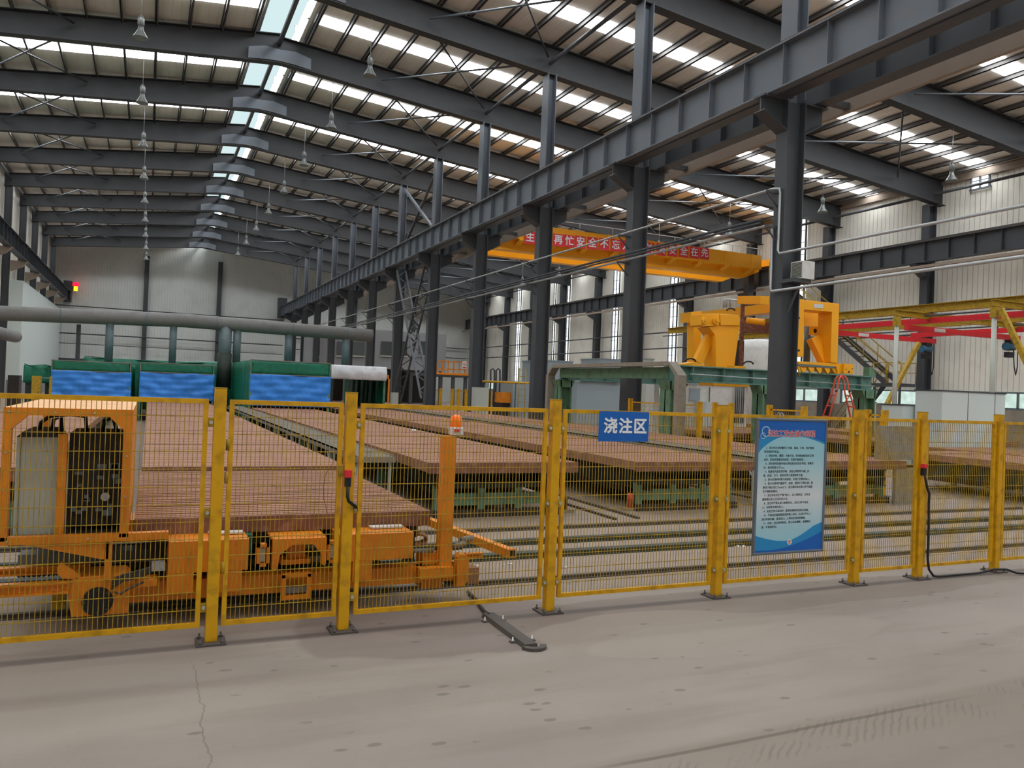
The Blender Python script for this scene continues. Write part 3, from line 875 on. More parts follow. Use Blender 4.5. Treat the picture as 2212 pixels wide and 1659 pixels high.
rowsP = [(-2.95, 8.62, 11, 'behind the caged power pack', 'pallets of the leftmost row'),
         (-.03, 8.62, 9, 'in line with the orange transfer car', 'pallets of the transfer car row'),
         (3.05, 8.95, 8, 'running under the wide blue curtain', 'pallets of the blue curtain row'),
         (6.0, 8.98, 11, 'running under the white-topped cover', 'pallets of the white cover row'),
         (9.15, 9.0, 11, 'left of the green gantry legs', 'pallets beside the gantry'),
         (13.6, 16.4, 1, 'under the green gantry', 'pallets under the gantry'),
         (15.75, 14.0, 2, 'under the gantry by its right leg', 'pallets right of the gantry row'),
         (20.0, 14.2, 3, 'nearest the right wall', 'pallets nearest the right wall')]
first = None
for x0, y0, cnt, nm, grp in rowsP:
    for i in range(cnt):
        lab = 'brown ribbed pallet, %s from the front, row %s' % (ORD[i], nm)
        y = y0 + i * 2.95
        if first is None: first = pallet(x0, y, lab, grp)
        else: dup(first, (x0 + PW / 2, y + PL / 2, .57), lab, grp)
dup(first, (13.35 + PW / 2, 8.15 + PL / 2, .57), 'brown ribbed steel pallet in front of the tall white cabinets at the right edge', 'pallets near the cabinets')
dup(first, (15.6 + PW / 2, 9.2 + PL / 2, .57), 'brown ribbed steel pallet right of the one in front of the white cabinets', 'pallets near the cabinets')
pallet(-.05, 5.72, 'nearest brown pallet with open striped ribs, riding on the orange transfer car', 'pallet on the car', ribs=.085, gap=.032, ztop=.66, z0=.55)

# green roller conveyors carrying the rows
def conveyor(x0, y0, cnt, nm, zt=.555):
    L_ = cnt * 2.95 - .3
    t = thing('roller_conveyor', 'green steel roller conveyor frame under the pallets ' + nm, 'conveyor', (x0 + 1, y0 + L_ / 2, 0))
    for s in (.32, 1.68):
        MB().ibeam((x0 + s, y0 + .12, zt - .14), (x0 + s, y0 + L_, zt - .14), .26, .1, .014, .01).build('side_rail', M['green_d'], t)
    nl = min(cnt + 1, 6)
    for i in range(nl):
        yy = y0 + .3 + i * 2.95 * (cnt - .2) / max(1, nl - 1) if i > 1 else y0 + .3 + i * 2.6
        for s in (.22, .8, 1.32, 1.78):
            if i and s in (.8, 1.32): continue
            MB().box(x0 + s - .045, x0 + s + .045, yy - .045, yy + .045, 0, zt - .17).build('leg', M['green'], t)
        MB().box(x0 + .18, x0 + 1.85, yy - .03, yy + .03, .14, .29).build('cross_beam', M['green'], t)
        MB().box(x0 + .18, x0 + 1.85, yy - .05, yy + .05, zt - .2, zt - .14).build('cross_beam', M['green_d'], t)
    for k in range(8):
        yy = y0 + .45 + k * .59
        if yy < y0 + L_ - .2: MB().tube([(x0 + .2, yy, zt - .05), (x0 + 1.8, yy, zt - .05)], .045, 8).build('roller', M['dark'], t)
    for q in range(min(cnt, 3)):
        MB().box(x0 + .42, x0 + 1.6, y0 + .95 + q * 2.95, y0 + 2.7 + q * 2.95, .18, zt - .12).build('shade_box', M['dark'], t)  # dark box added below the deck to deepen the shade there
    MB().box(x0 + .15, x0 + 1.9, y0 + .2, y0 + .32, 0, .09).build('floor_channel', M['dark'], t)
    return t


for (x0, y0, cnt, nm, grp) in rowsP: conveyor(x0, y0, cnt, nm)
conveyor(13.35, 8.15, 1, 'in front of the white cabinets')
conveyor(15.6, 9.2, 1, 'right of the one before the white cabinets')

# sloping chutes, jacks and bits under the near ends
for i, (x0, nm) in enumerate(((3.55, 'blue curtain'), (6.45, 'white cover'))):
    t = thing('sloping_chute', 'dusty corrugated sheet chute sloping under the front of the %s row' % nm, 'chute', (x0 + .8, 9.9, .2))
    c = MB()
    for q in range(7):
        xa = x0 + .25 + q * .09
        c.add([(xa, 9.45, .44 - q * .035), (xa + .08, 9.45, .405 - q * .035), (xa + .08, 10.3, .405 - q * .035), (xa, 10.3, .44 - q * .035),
               (xa, 9.45, .43 - q * .035), (xa + .08, 9.45, .395 - q * .035), (xa + .08, 10.3, .395 - q * .035), (xa, 10.3, .43 - q * .035)],
              [(0, 1, 2, 3), (4, 7, 6, 5), (0, 4, 5, 1), (1, 5, 6, 2), (2, 6, 7, 3), (3, 7, 4, 0)])
    c.build('sheet', M['grey_tray'], t)
    MB().box(x0 + .3, x0 + .34, 9.5, 9.54, 0, .40).box(x0 + .8, x0 + .84, 9.5, 9.54, 0, .2).build('stand', M['green_d'], t)
for i, (px, py, nm) in enumerate(((1218, 1095, 'between the blue curtain row and the next'), (1362, 1090, 'between the white cover row and the one left of it'), (1680, 1088, 'right of the white cover row, by the rules board'))):
    p = at(px, py + 12, Z=0)
    t = thing('hydraulic_jack', 'small reddish hydraulic jack ' + nm, 'jack', (p.x, p.y, 0), 'jacks on the floor')
    MB().box(p.x - .12, p.x + .12, p.y - .07, p.y + .07, 0, .035).build('foot', M['grey_tray'], t)
    MB().lathe((p.x, p.y, .035), [(.045, 0), (.045, .12), (.05, .125), (.04, .2)], 10).build('jack_body', M['red_o'] if i == 1 else M['rust2'], t)
for i, (x0, dx, y1, nm) in enumerate(((2.3, .45, 26.8, 'left of the blue curtain row'), (8.3, .5, 30, 'left of the gantry row'))):
    ya = 9.3 + .1 * (1 - i)
    t = thing('cable_trough', 'long dusty grey cable trough on legs ' + nm, 'cable trough', (x0 + dx / 2, (ya + y1) / 2, 0), 'cable troughs')
    MB().box(x0, x0 + dx, ya, y1, .715, .735).box(x0, x0 + .012, ya, y1, .66, .735).box(x0 + dx - .012, x0 + dx, ya, y1, .66, .75).build('trough', M['grey_tray'], t)
    rb = MB(); y = ya + .1
    while y < y1: rb.box(x0 + .01, x0 + dx - .01, y, y + .05, .735, .741); y += .14
    rb.build('lid_ribs', M['grey_tray'], t)
    MB().box(x0 - .02, x0 + dx + .02, ya - .02, ya + .01, .66, .73).build('end_frame', M['grey_tray'], t)
    y = ya + .05; q = 0
    while y < y1:
        for s in (.03, dx - .03): MB().box(x0 + s - .018, x0 + s + .018, y - .018, y + .018, 0, .715).build('leg', M['grey_box'], t)
        if q < 5: MB().bar((x0 + .03, y + .02, .45), (x0 + .03, y + .26, .70), .02, .02).build('brace', M['white'], t)
        y += 1.6 if q < 6 else 3.2; q += 1

# floor rails of the transfer track and guide channels
for y, wdt, h, mm_, nm in ((6.0, .045, .03, M['rail'], 'nearest, thin'), (6.87, .11, .05, M['green_d'], 'second, thick dark'), (7.47, .09, .05, M['green_d'], 'third, dark'), (8.22, .045, .03, M['rail'], 'farthest, thin')):
    tag(MB().box(-4, 12.9, y - wdt / 2, y + wdt / 2, 0, h).box(-4, 12.9, y - wdt / 2 - .03, y + wdt / 2 + .03, 0, .008).build('floor_rail', mm_), 'steel floor rail crossing behind the fence, %s of the four' % nm, 'rail', 'floor rails')
for i, x in enumerate((2.75, 5.45, 5.8, 8.9)):
    tag(MB().box(x - .02, x + .02, 8.6, 18, 0, .03).build('row_rail', M['rail']), 'thin rail on the floor running away between the pallet rows, %s from the left' % ORD[i], 'rail', 'rails between rows')

# ================================================================== orange transfer car
t = thing('transfer_car', 'orange transfer car with a caged power pack standing on the floor rails behind the fence', 'transfer car', (.8, 5.9, 0))
O = M['orange']
c = MB()
c.prism([(-.765, .60), (-.72, .62), (-.72, 1.26), (-.64, 1.34), (-.21, 1.34), (-.13, 1.26), (-.13, .62), (-.765, .60)][:0] or [(-.765, .60), (-.72, .60), (-.72, 1.26), (-.64, 1.34), (-.765, 1.34)], 'y', 5.44, 5.5)
c.prism([(-.21, 1.34), (-.13, 1.26), (-.13, .60), (-.08, .60), (-.08, 1.34)], 'y', 5.44, 5.5)
c.box(-.765, -.08, 5.44, 5.5, 1.34, 1.385)
c.box(-.765, .15, 5.44, 5.5, .575, .622)
c.build('cage_front', O, t)
MB().box(-.765, -.08, 5.5, 7.55, 1.377, 1.385).build('cage_roof', M['peach_orange'], t)
MB().box(-.088, -.08, 5.5, 7.55, .6, 1.377).build('cage_side', O, t)
MB().box(-.765, -.72, 7.45, 7.5, .45, 1.377).box(-.14, -.09, 7.45, 7.5, .45, 1.377).build('cage_rear_post', O, t)
for x_, z_ in ((-.735, 1.36), (-.5, 1.36), (-.29, 1.362), (-.745, 1.12), (-.75, .9), (-.105, 1.1), (-.105, .85), (-.3, .598), (-.72, .598)):
    MB().tube([(x_, 5.44, z_), (x_, 5.434, z_)], .006, 8).build('screw', M['bolt'], t)
MB().box(-.72, -.09, 5.5, 7.5, .56, .6).build('cage_floor', M['dark'], t)
MB().box(-.715, -.49, 5.62, 6.1, .6, 1.2).build('control_cabinet', M['grey_box'], t, bevel=.004)
MB().box(-.694, -.69, 5.615, 5.62, .57, 1.2).build('door_gap', M['black'], t)
MB().prism([(-.715, 1.2), (-.49, 1.2), (-.52, 1.235), (-.68, 1.235)], 'y', 5.62, 6.1).build('cabinet_top', M['dark'], t)
MB().box(-.485, -.44, 5.56, 5.6, .6, 1.225).build('inner_post', O, t)
MB().box(-.44, -.125, 5.72, 6.25, .63, 1.22).build('hydraulic_unit', M['dark'], t)
v = MB()
for i in range(16):
    a, b_ = random.uniform(-.41, -.16), random.uniform(.68, 1.0)
    v.box(a, a + random.uniform(.02, .06), 5.68, 5.72, b_, b_ + random.uniform(.015, .04))
v.build('valve_cluster', M['duct'], t)
MB().tube([(-.225, 5.7, .82), (-.225, 5.66, .82)], .026, 16).build('pressure_gauge', M['alu'], t)
for pts in ([(-.62, 5.8, 1.22), (-.61, 5.8, 1.28), (-.56, 5.8, 1.32), (-.45, 5.78, 1.335), (-.36, 5.78, 1.32), (-.35, 5.8, 1.2)], [(-.27, 5.8, 1.2), (-.25, 5.8, 1.3), (-.2, 5.8, 1.31), (-.17, 5.8, 1.2)], [(-.55, 5.8, 1.22), (-.54, 5.8, 1.3), (-.5, 5.8, 1.31), (-.49, 5.8, 1.2)]):
    MB().tube(pts, .012, 8).build('hose', M['black'], t)
MB().prism([(-.63, .572), (-.185, .572), (-.185, .465), (-.22, .465)], 'y', 5.46, 5.49).build('gusset', O, t)
MB().box(-.205, -.165, 5.46, 5.5, .34, .575).build('upright', O, t)
MB().box(-.74, .1, 6.1, 6.28, .30, .385).build('cable_tray', M['dustyduct'], t)
MB().box(-.74, .1, 6.1, 6.25, .24, .30).build('under_tray', M['dark'], t)
cs = MB()
for i in range(18):
    x_ = -.72 + i * .027; cs.box(x_, x_ + .018, 5.98, 6.04, .262, .288)
cs.build('drag_chain', M['black'], t)
# left wheel box and arms
MB().prism([(-.375, .11), (-.06, .11), (-.06, .33), (-.09, .355), (-.36, .355), (-.395, .325), (-.395, .22)], 'y', 5.5, 5.78).build('wheel_box', O, t, bevel=.006)
h_ = MB().tube([(-.235, 5.5, .2), (-.235, 5.485, .2)], .087, 28)
hb = h_.build('wheel', M['black'], t)
for i in range(8):
    a = math.pi * i / 4
    MB().tube([(-.235 + .07 * math.cos(a), 5.486, .2 + .07 * math.sin(a)), (-.235 + .07 * math.cos(a), 5.478, .2 + .07 * math.sin(a))], .006, 6).build('bolt', M['grille'], hb)
MB().prism([(-.45, .372), (-.462, .41), (-.44, .452), (-.33, .362), (-.345, .345), (-.43, .35)], 'y', 5.5, 5.56).build('deflector_horn', O, t)
MB().ibeam((-1.15, 5.5, .30), (-.39, 5.5, .30), .07, .07, .012, .012).build('draw_arm', O, t)
MB().ibeam((-1.15, 5.85, .335), (-.3, 5.85, .335), .05, .06, .012, .012).build('draw_arm', O, t)
MB().box(-.52, -.44, 5.9, 5.98, .06, .2).build('scraper', M['yellow_d'], t)
for i in range(4):
    MB().tube([(-.16, 5.44, .285 + i * .018), (-.1, 5.44, .33 + i * .012), (0, 5.46, .345 + i * .013), (.09, 5.5, .375 + i * .008)], .008, 6).build('hose', M['hose'], t)
MB().tube([(-.15, 5.43, .27), (-.11, 5.42, .255), (-.05, 5.43, .29), (.02, 5.46, .31)], .007, 6).build('hose', M['hose'], t)
MB().box(.06, .14, 5.48, 5.56, .37, .42).build('hose_manifold', M['alu'], t)
MB().box(-.02, .10, 5.48, 5.6, .27, .325).build('drive_motor', O, t, bevel=.01)
# body
MB().box(-.06, 2.2, 5.6, 5.72, .15, .275).build('chassis_beam', O, t)
MB().box(-.3, 2.2, 7.9, 8.3, .10, .3).build('rear_beam', O, t)
MB().box(.3, .5, 5.72, 7.9, .2, .4).box(1.4, 1.6, 5.72, 7.9, .2, .4).build('cross_member', M['dark'], t)
for xx in (.1, .75, 1.3, 1.85):
    MB().box(xx - .06, xx + .06, 5.8, 8.45, .45, .538).build('pallet_support', M['dark'], t)
for xx in (.1, 1.85):
    MB().box(xx - .04, xx + .04, 5.8, 5.9, .275, .45).build('pedestal', M['dark'], t)
    MB().box(xx - .04, xx + .04, 8.1, 8.2, .3, .45).build('pedestal', M['dark'], t)
MB().box(.155, .64, 5.46, 5.72, .35, .555).box(.46, .605, 5.46, 5.6, .21, .35).box(.15, .31, 5.46, 5.6, .225, .35).build('left_housing', O, t, bevel=.004)
MB().box(1.235, 1.77, 5.46, 5.72, .365, .555).box(1.335, 1.475, 5.46, 5.6, .225, .365).build('right_housing', O, t, bevel=.004)
MB().prism([(.79, .345), (.795, .545), (1.15, .54), (1.15, .36), (1.135, .35), (1.12, .36), (1.12, .43), (1.06, .50), (.915, .50), (.84, .435), (.83, .35), (.81, .335)], 'y', 5.46, 5.52).build('arch_guard', O, t)
MB().box(.79, 1.15, 5.52, 5.74, .53, .545).build('arch_top', O, t)
MB().box(.915, 1.035, 5.6, 5.7, .38, .49).box(.865, 1.065, 5.56, 5.7, .345, .38).build('centre_block', O, t, bevel=.004)
for xa in (.695, 1.16):
    MB().box(xa, xa + .022, 5.48, 5.54, .36, .51).box(xa + .062, xa + .084, 5.48, 5.54, .36, .51).box(xa, xa + .084, 5.48, 5.54, .488, .51).box(xa, xa + .084, 5.48, 5.54, .36, .382).build('sensor_bracket', O, t)
    MB().box(xa + .025, xa + .058, 5.5, 5.53, .39, .48).build('sensor', M['alu'], t)
MB().box(.87, 1.06, 5.5, 5.54, .12, .15).box(.87, .895, 5.5, 5.54, .15, .29).box(1.035, 1.06, 5.5, 5.54, .15, .29).box(.87, 1.06, 5.5, 5.54, .27, .30).build('lower_frame', O, t)
MB().box(.89, 1.04, 5.52, 5.58, .16, .2).build('lower_plate', M['dustyduct'], t)
for xa, xb in ((.4, .62), (.05, .14), (1.5, 1.74)):
    MB().box(xa, xb, 5.62, 5.7, .56, .572).build('flat_bar', M['white'], t)
MB().box(.64, .68, 5.62, 5.7, .42, .55).build('teal_block', M['tarp_g'], t)
# right end: lamp post, wheel box, arms
MB().box(1.84, 2.1, 5.5, 5.66, .20, .275).build('post_foot', O, t)
MB().box(2.01, 2.105, 5.56, 5.66, .275, 1.24).build('lamp_post', O, t, bevel=.004)
MB().tube([(2.125, 5.64, .3), (2.125, 5.64, 1.2), (2.115, 5.63, 1.235)], .008, 6).build('conduit', M['dustyduct'], t)
bc = MB().box(2.07, 2.16, 5.56, 5.65, 1.245, 1.305).build('beacon_base', M['white'], t, bevel=.006)
MB().lathe((2.115, 5.605, 1.305), [(.044, 0), (.044, .05), (.04, .075), (.026, .09), (.004, .094)], 20).build('amber_dome', M['amber'], bc)
MB().box(2.085, 2.125, 5.553, 5.559, 1.27, 1.292).build('red_label', M['red_sign'], bc)
MB().prism([(2.135, .12), (2.135, .345), (2.16, .365), (2.21, .355), (2.225, .33), (2.225, .16), (2.2, .12)], 'y', 5.52, 5.6).build('wheel_box', O, t, bevel=.004)
MB().tube([(2.12, 5.62, .2), (2.12, 5.7, .2)], .085, 24).build('wheel', M['black'], t)
MB().box(1.9, 2.06, 5.62, 5.8, .1, .36).build('gearbox', O, t)
MB().box(2.24, 2.325, 5.56, 5.7, .125, .245).build('end_box', M['rust'], t)
MB().ibeam((2.225, 5.6, .335), (2.36, 5.6, .335), .035, .05, .01, .01).build('stub_arm', O, t)
a1 = at(900, 1116, Z=.3); a2 = at(1106, 1196, Z=.3)
MB().bar(a1, a2, .07, .07).build('diagonal_arm', O, t, bevel=.003)
d_ = (a2 - a1).normalized(); a3 = a2 - d_ * .36
MB().bar(a2, a2 + d_ * .004, .05, .05).build('arm_end', M['black'], t)
MB().tube([a1 + Vector((0, 0, -.03)), Vector((2.0, 7.95, .25))], .03, 8).build('arm_root', M['dark'], t)
MB().tube([(1.78, 5.58, .395), (1.97, 5.6, .385)], .017, 10).build('cylinder_rod', M['dustyduct'], t)
MB().tube([(2.13, 5.62, .395), (2.24, 5.66, .415)], .02, 10).build('cylinder_rod', M['dustyduct'], t)
MB().tube([(2.24, 5.75, .42), (2.36, 5.8, .425)], .024, 10).build('cylinder_rod', M['dustyduct'], t)
cl = MB()
for q in range(3):
    cp = [(1.93 + .075 * math.cos(a), 5.85 + q * .02, .42 + .04 * math.sin(a) + q * .006) for a in [2 * math.pi * i / 20 for i in range(21)]]
    cl.tube(cp, .011, 8, False)
cl.build('cable_coil', M['rust'], t)
for i in range(3):
    MB().tube([(1.9 + i * .03, 5.7, .35), (1.95 + i * .04, 5.62, .40), (2.0 + i * .08, 5.68, .385), (2.16 + i * .03, 5.64, .375)], .008, 6).build('hose', M['hose'], t)

# grey sheets standing by the near ends of the gantry row
for (pxa, pya, pxb, pyb, Yv, zb, nm) in ((1905, 920, 1975, 995, 9.2, .701, 'standing on the front edge of the pallet beside the gantry'), (1935, 1011, 1985, 1082, 9.0, 0, 'hanging below that pallet at the front')):
    A, B = at(pxa, pya, Y=Yv), at(pxb, pyb, Y=Yv)
    tag(MB().box(A.x, B.x, Yv, Yv + .12 if zb else Yv + .05, zb, A.z).build('grey_enclosure', M['grey_tray']), 'plain pale grey box panel ' + nm, 'enclosure')

# ================================================================== tarpaulin covers
def sheet(o0, du, dv, nu, nv, fn, name, m_, parent):
    """cloth grid from corner o0 along du and dv, fn(u,v) pushes it along the normal"""
    o0, du, dv = Vector(o0), Vector(du), Vector(dv); nn = du.cross(dv).normalized()
    vs = []
    for s in (0, 1):
        for j in range(nv + 1):
            for i in range(nu + 1):
                u, v_ = i / nu, j / nv
                vs.append(o0 + du * u + dv * v_ + nn * (fn(u, v_) + s * .012))
    K = (nu + 1) * (nv + 1); fs = []
    for j in range(nv):
        for i in range(nu):
            a = j * (nu + 1) + i
            fs.append((a, a + 1, a + nu + 2, a + nu + 1)); fs.append((K + a, K + a + nu + 1, K + a + nu + 2, K + a + 1))
    bd = [i for i in range(nu + 1)] + [j * (nu + 1) + nu for j in range(1, nv + 1)] + [nv * (nu + 1) + i for i in range(nu - 1, -1, -1)] + [j * (nu + 1) for j in range(nv - 1, 0, -1)]
    for q in range(len(bd)):
        a, b_ = bd[q], bd[(q + 1) % len(bd)]
        fs.append((a, a + K, b_ + K, b_))
    mb = MB(); mb.add(vs, fs, True)
    return mb.build(name, m_, parent)


def wave(fu, fv, amp, seed):
    r_ = random.Random(seed); a, b_, c_ = r_.random() * 6, r_.random() * 6, r_.random() * 6
    return lambda u, v_: amp * (.6 * math.sin(fu * u + a + 1.3 * v_) + .4 * math.sin(fv * v_ + b_ + 2 * u) + .3 * math.sin(fu * 2.3 * u + c_ - 2.2 * v_))


def cover(x0, x1, yf, yb, zt, zb, zh, label, front='blue', side_open=0):
    t = thing('tarpaulin_cover', label, 'cover', ((x0 + x1) / 2, (yf + yb) / 2, 0), 'tarpaulin covers')
    fr = MB()
    for xx in (x0, x1):
        fr.box(xx - .03, xx + .03, yf - .03, yf + .03, 0, zt)
        fr.box(xx - .03, xx + .03, yb - .03, yb + .03, 0, zt)
    fr.box(x0, x1, yf - .03, yf + .03, zt - .05, zt)
    fr.build('post_frame', M['green'], t)
    e = MB(); e.box(x0, x1, yf - .06, yf - .035, zt - .025, zt); e.box(x0, x1, yf - .06, yf - .035, zh - .012, zh + .012)
    e.box(x0 - .012, x0 + .012, yf - .06, yf - .035, zh, zt); e.box(x1 - .012, x1 + .012, yf - .06, yf - .035, zh, zt)
    e.build('edge_strip', M['grey_tray'], t)
    sheet((x0, yf - .035, zh), (x1 - x0, 0, 0), (0, 0, zt - zh), 24, 4, wave(9, 3, .012, 1), 'header_sheet', M['tarp_g'], t)
    if front == 'blue':
        sheet((x0 - .02, yf - .04, zb), (x1 - x0 + .06, 0, 0), (0, 0, zh - zb), 40, 26, lambda u, v_: .007 * math.sin(4.6 * 2 * math.pi * v_ + 1.1 * math.sin(4 * u + x0)) + .016 * math.sin(7 * u + 3 * v_ + x0) + .007 * math.sin(25 * u + 9 * v_) + .018 * math.sin(13 * (u - v_) + x0) * u + .012 * math.sin(17 * (u + .8 * v_) + 2 * x0) * (1 - u), 'curtain', M['tarp_b'], t)
    if front == 'white':
        sheet((x0 - .03, yf - .09, zh - .02), (x1 - x0 + .06, 0, 0), (0, 0, zt - zh + .1), 26, 10, lambda u, v_: .06 + .07 * math.sin(math.pi * v_) + .012 * math.sin(19 * u + 5 * v_) + .008 * math.sin(37 * u - 8 * v_), 'rolled_sheet', M['tarp_w'], t)
    for xx, sg in ((x0, 1), (x1, -1)):
        sheet((xx, yf, .12), (0, yb - yf, 0), (0, 0, zt - .14), int(8 * (yb - yf)), 8, lambda u, v_, q=yb - yf: .05 * math.sin(q * 5.5 * u + .8 * v_) * (1.1 - .5 * v_) + .03 * math.sin(q * 13 * u + 2.6 * v_), 'side_sheet', M['tarp_g'], t)
    sheet((x0, yf, zt - .02), (x1 - x0, 0, 0), (0, yb - yf, 0), 12, int(3 * (yb - yf)), wave(8, 14, .02, 5), 'roof_sheet', M['tarp_g'], t)
    return t


cover(-3.0, -.6, 31, 38, 2.03, .76, 1.68, 'green tarpaulin cover with a blue front curtain, the leftmost over the rows')
cover(-.28, 2.14, 31, 38, 2.08, .76, 1.74, 'green tarpaulin cover with a blue front curtain, second from the left')
cover(3.0, 5.55, 27, 38.5, 2.27, .76, 1.80, 'wide green tarpaulin cover with the largest blue front curtain')
cover(5.95, 8.15, 29.5, 36, 2.2, .8, 1.78, 'open-fronted green cover with a rolled white sheet on top', 'white')
t = thing('tarpaulin_hood', 'low green tarpaulin hood spread behind the two left blue curtains', 'cover', (.9, 42, 0))
sheet((-2.6, 39, 2.3), (6.6, 0, 0), (0, 5, .05), 24, 12, wave(7, 5, .07, 3), 'roof_sheet', M['tarp_g'], t)
sheet((-2.6, 39, .1), (6.6, 0, 0), (0, 0, 2.2), 24, 8, wave(22, 3, .06, 4), 'front_sheet', M['tarp_g'], t)
t = thing('draped_machine', 'small machine under a green tarpaulin left of the blue curtains', 'cover', (-3.45, 32.4, 0))
sheet((-3.95, 32, 1.2), (.85, 0, 0), (0, 0, .62), 10, 6, wave(9, 4, .05, 8), 'skirt', M['tarp_g'], t)
sheet((-3.95, 32, 1.82), (.85, 0, 0), (0, 1.6, 0), 10, 8, wave(7, 6, .05, 9), 'top_sheet', M['tarp_g'], t)
MB().box(-3.9, -3.7, 32.1, 32.3, 0, 1.75).box(-3.3, -3.15, 32.1, 32.3, 0, 1.75).box(-3.9, -3.15, 32.1, 33.5, .02, .2).build('machine_stand', M['green_d'], t)

# ================================================================== ducts
t = thing('extraction_duct', 'thick grey-blue extraction duct running across above the tarpaulin covers', 'duct', (2, 33, 3.4))
MB().tube([(-8.25, 33, 3.58), (-4.87, 33, 3.61), (1.17, 33, 3.78), (8.5, 33, 3.66)], .265, 20).build('main_duct', M['dustyduct'], t)
for xx in (-6, -3, -.2, 2.3, 5.2, 7.4):
    zz = 3.61 + (xx + 4.87) * .028 if xx < 1.17 else 3.78 - (xx - 1.17) * .0164
    MB().tube([(xx, 33, zz), (xx + .05, 33, zz)], .275, 20).build('seam_band', M['duct'], t)
for xx, r, zb in ((-1.39, .14, 2.0), (.78, .13, 2.05), (2.66, .24, 2.1), (3.1, .15, 2.25), (5.08, .15, 2.25), (7.41, .16, 2.18)):
    zz = 3.61 + (xx + 4.87) * .028 if xx < 1.17 else 3.78 - (xx - 1.17) * .0164
    MB().tube([(xx, 33, zb), (xx, 33, zz - .1)], r, 16).build('branch_duct', M['duct'], t)
MB().tube([(2.66, 33, 1.2), (2.66, 33, 2.6)], .27, 16).build('branch_boot', M['green_d'], t)
tag(MB().box(-2.5, -2.36, 33.3, 33.44, 0, 3.4).build('duct_post', M['steel']), 'slim grey post carrying the duct behind the leftmost cover', 'post')
t = thing('wall_duct', 'short round duct ending in mid-air beside the left wall', 'duct', (-6.6, 44, 3.3))
MB().tube([(-7.0, 34.5, 3.35), (-6.35, 47.5, 3.35), (-6.33, 47.9, 3.35)], .3, 18, True).build('duct_body', M['dustyduct'], t)
MB().box(-6.75, -6.6, 42.6, 42.9, 2.0, 3.1).build('hanger', M['dark'], t)
MB().bar((-8.3, 42.75, 2.05), (-6.6, 42.75, 2.1), .12, .12).build('wall_arm', M['dark'], t)

# ================================================================== overhead travelling crane
OL = M['orange_l']
t = thing('bridge_crane', 'long orange overhead bridge crane spanning the right-hand bay, with a red slogan banner', 'crane', (22.6, 35.8, 8.45))
MB().prism([(13.6, 8.95), (14.6, 8.5), (30.6, 8.5), (31.7, 8.95), (31.85, 9.3), (31.85, 9.6), (13.4, 9.6), (13.4, 9.3)], 'y', 35.75, 36.25).build('main_girder', OL, t)
MB().prism([(13.6, 8.95), (14.6, 8.5), (30.6, 8.5), (31.7, 8.95), (31.85, 9.3), (31.85, 9.6), (13.4, 9.6), (13.4, 9.3)], 'y', 37.6, 38.1).build('rear_girder', OL, t)
wp = MB().box(13.5, 31.4, 35.2, 35.26, 9.02, 9.78).box(13.5, 31.4, 35.26, 35.75, 9.02, 9.06)
for q in range(10): wp.box(13.6 + q * 1.9, 13.64 + q * 1.9, 35.16, 35.2, 8.98, 9.8)
wp.build('walkway_panel', OL, t)
for q in range(10):
    xx = 14.4 + q * 1.8
    MB().prism([(35.2, 9.02), (35.2, 8.94), (35.75, 8.75), (35.75, 9.02)], 'x', xx, xx + .3).build('walkway_bracket', OL, t)
for xx in (13.28, 32.0):
    MB().box(xx - .2, xx + .2, 34.9, 38.9, 9.23, 9.62).build('end_carriage', OL, t)
    MB().box(xx - .2, xx + .2, 34.5, 34.9, 9.3, 9.5).build('buffer', M['black'], t)
hr = MB().tube([(13.6, 35.22, 10.15), (31.4, 35.22, 10.15)], .018, 6)
for q in range(10): hr.tube([(13.7 + q * 1.95, 35.22, 9.75), (13.7 + q * 1.95, 35.22, 10.15)], .018, 6)
hr.build('handrail', M['alu'], t)
b = thing('slogan_banner', 'row of red squares with white Chinese slogan characters fixed along the orange crane', 'banner', (22, 35.15, 9.1))
pxs = [1145, 1170, 1206, 1230, 1254, 1280, 1305, 1330, 1353, 1378, 1402, 1428, 1453, 1477, 1500, 1522]
for ch, px in zip('生产再忙安全不忘人命关天安全在先', pxs):
    yy = 519 + (px - 1206) * .0905
    p = at(px, yy, Y=35.15)
    c = MB().box(p.x - .30, p.x + .30, 35.14, 35.155, p.z - .31, p.z + .31).build('red_square', M['red_sign'], b)
    text(ch, .5, M['sign_white'], c, (p.x, 35.135, p.z), name='character', bold=.01)
MB().box(31.2, 31.6, 36, 36.4, 4.2, 9.0).build('hanging_mast', M['steel'], t)

# ================================================================== fittings on the nearest middle column
yk = YC[1]
def pipe(pts, r, nm, m_=None, g=None):
    return tag(MB().tube(pts, r, 8).build('pipe', m_ or M['steel_dusty']), nm, 'pipe', g)


pipe([(12.2, 70, 6.2), (12.2, 13.4, 6.2), (12.29, 13.3, 6.2), (12.29, 13.28, 6.1), (12.29, 13.28, 4.85), (12.27, 13.2, 4.77), (12.2, 4, 4.77)], .03, 'pale pipe along the middle columns that drops at the nearest column, the upper one', M['alu'], 'pipes on the middle columns')
pipe([(12.2, 70, 5.42), (12.2, 13.6, 5.42), (12.29, 13.5, 5.42), (12.29, 13.47, 5.34), (12.29, 13.47, 4.05), (12.27, 13.4, 3.97), (12.2, 4, 3.97)], .032, 'pale pipe along the middle columns that drops at the nearest column, the lower one', M['alu'], 'pipes on the middle columns')
pipe([(12.1, 70, 5.56), (12.1, 13.6, 5.56)], .035, 'dark pipe just above the lower pale pipe on the middle columns', M['steel'], 'pipes on the middle columns')
pipe([(12.05, 70, 5.47), (12.05, 13.6, 5.47)], .025, 'thin dark cable conduit beside the pipes on the middle columns', M['steel'], 'pipes on the middle columns')
pb = None
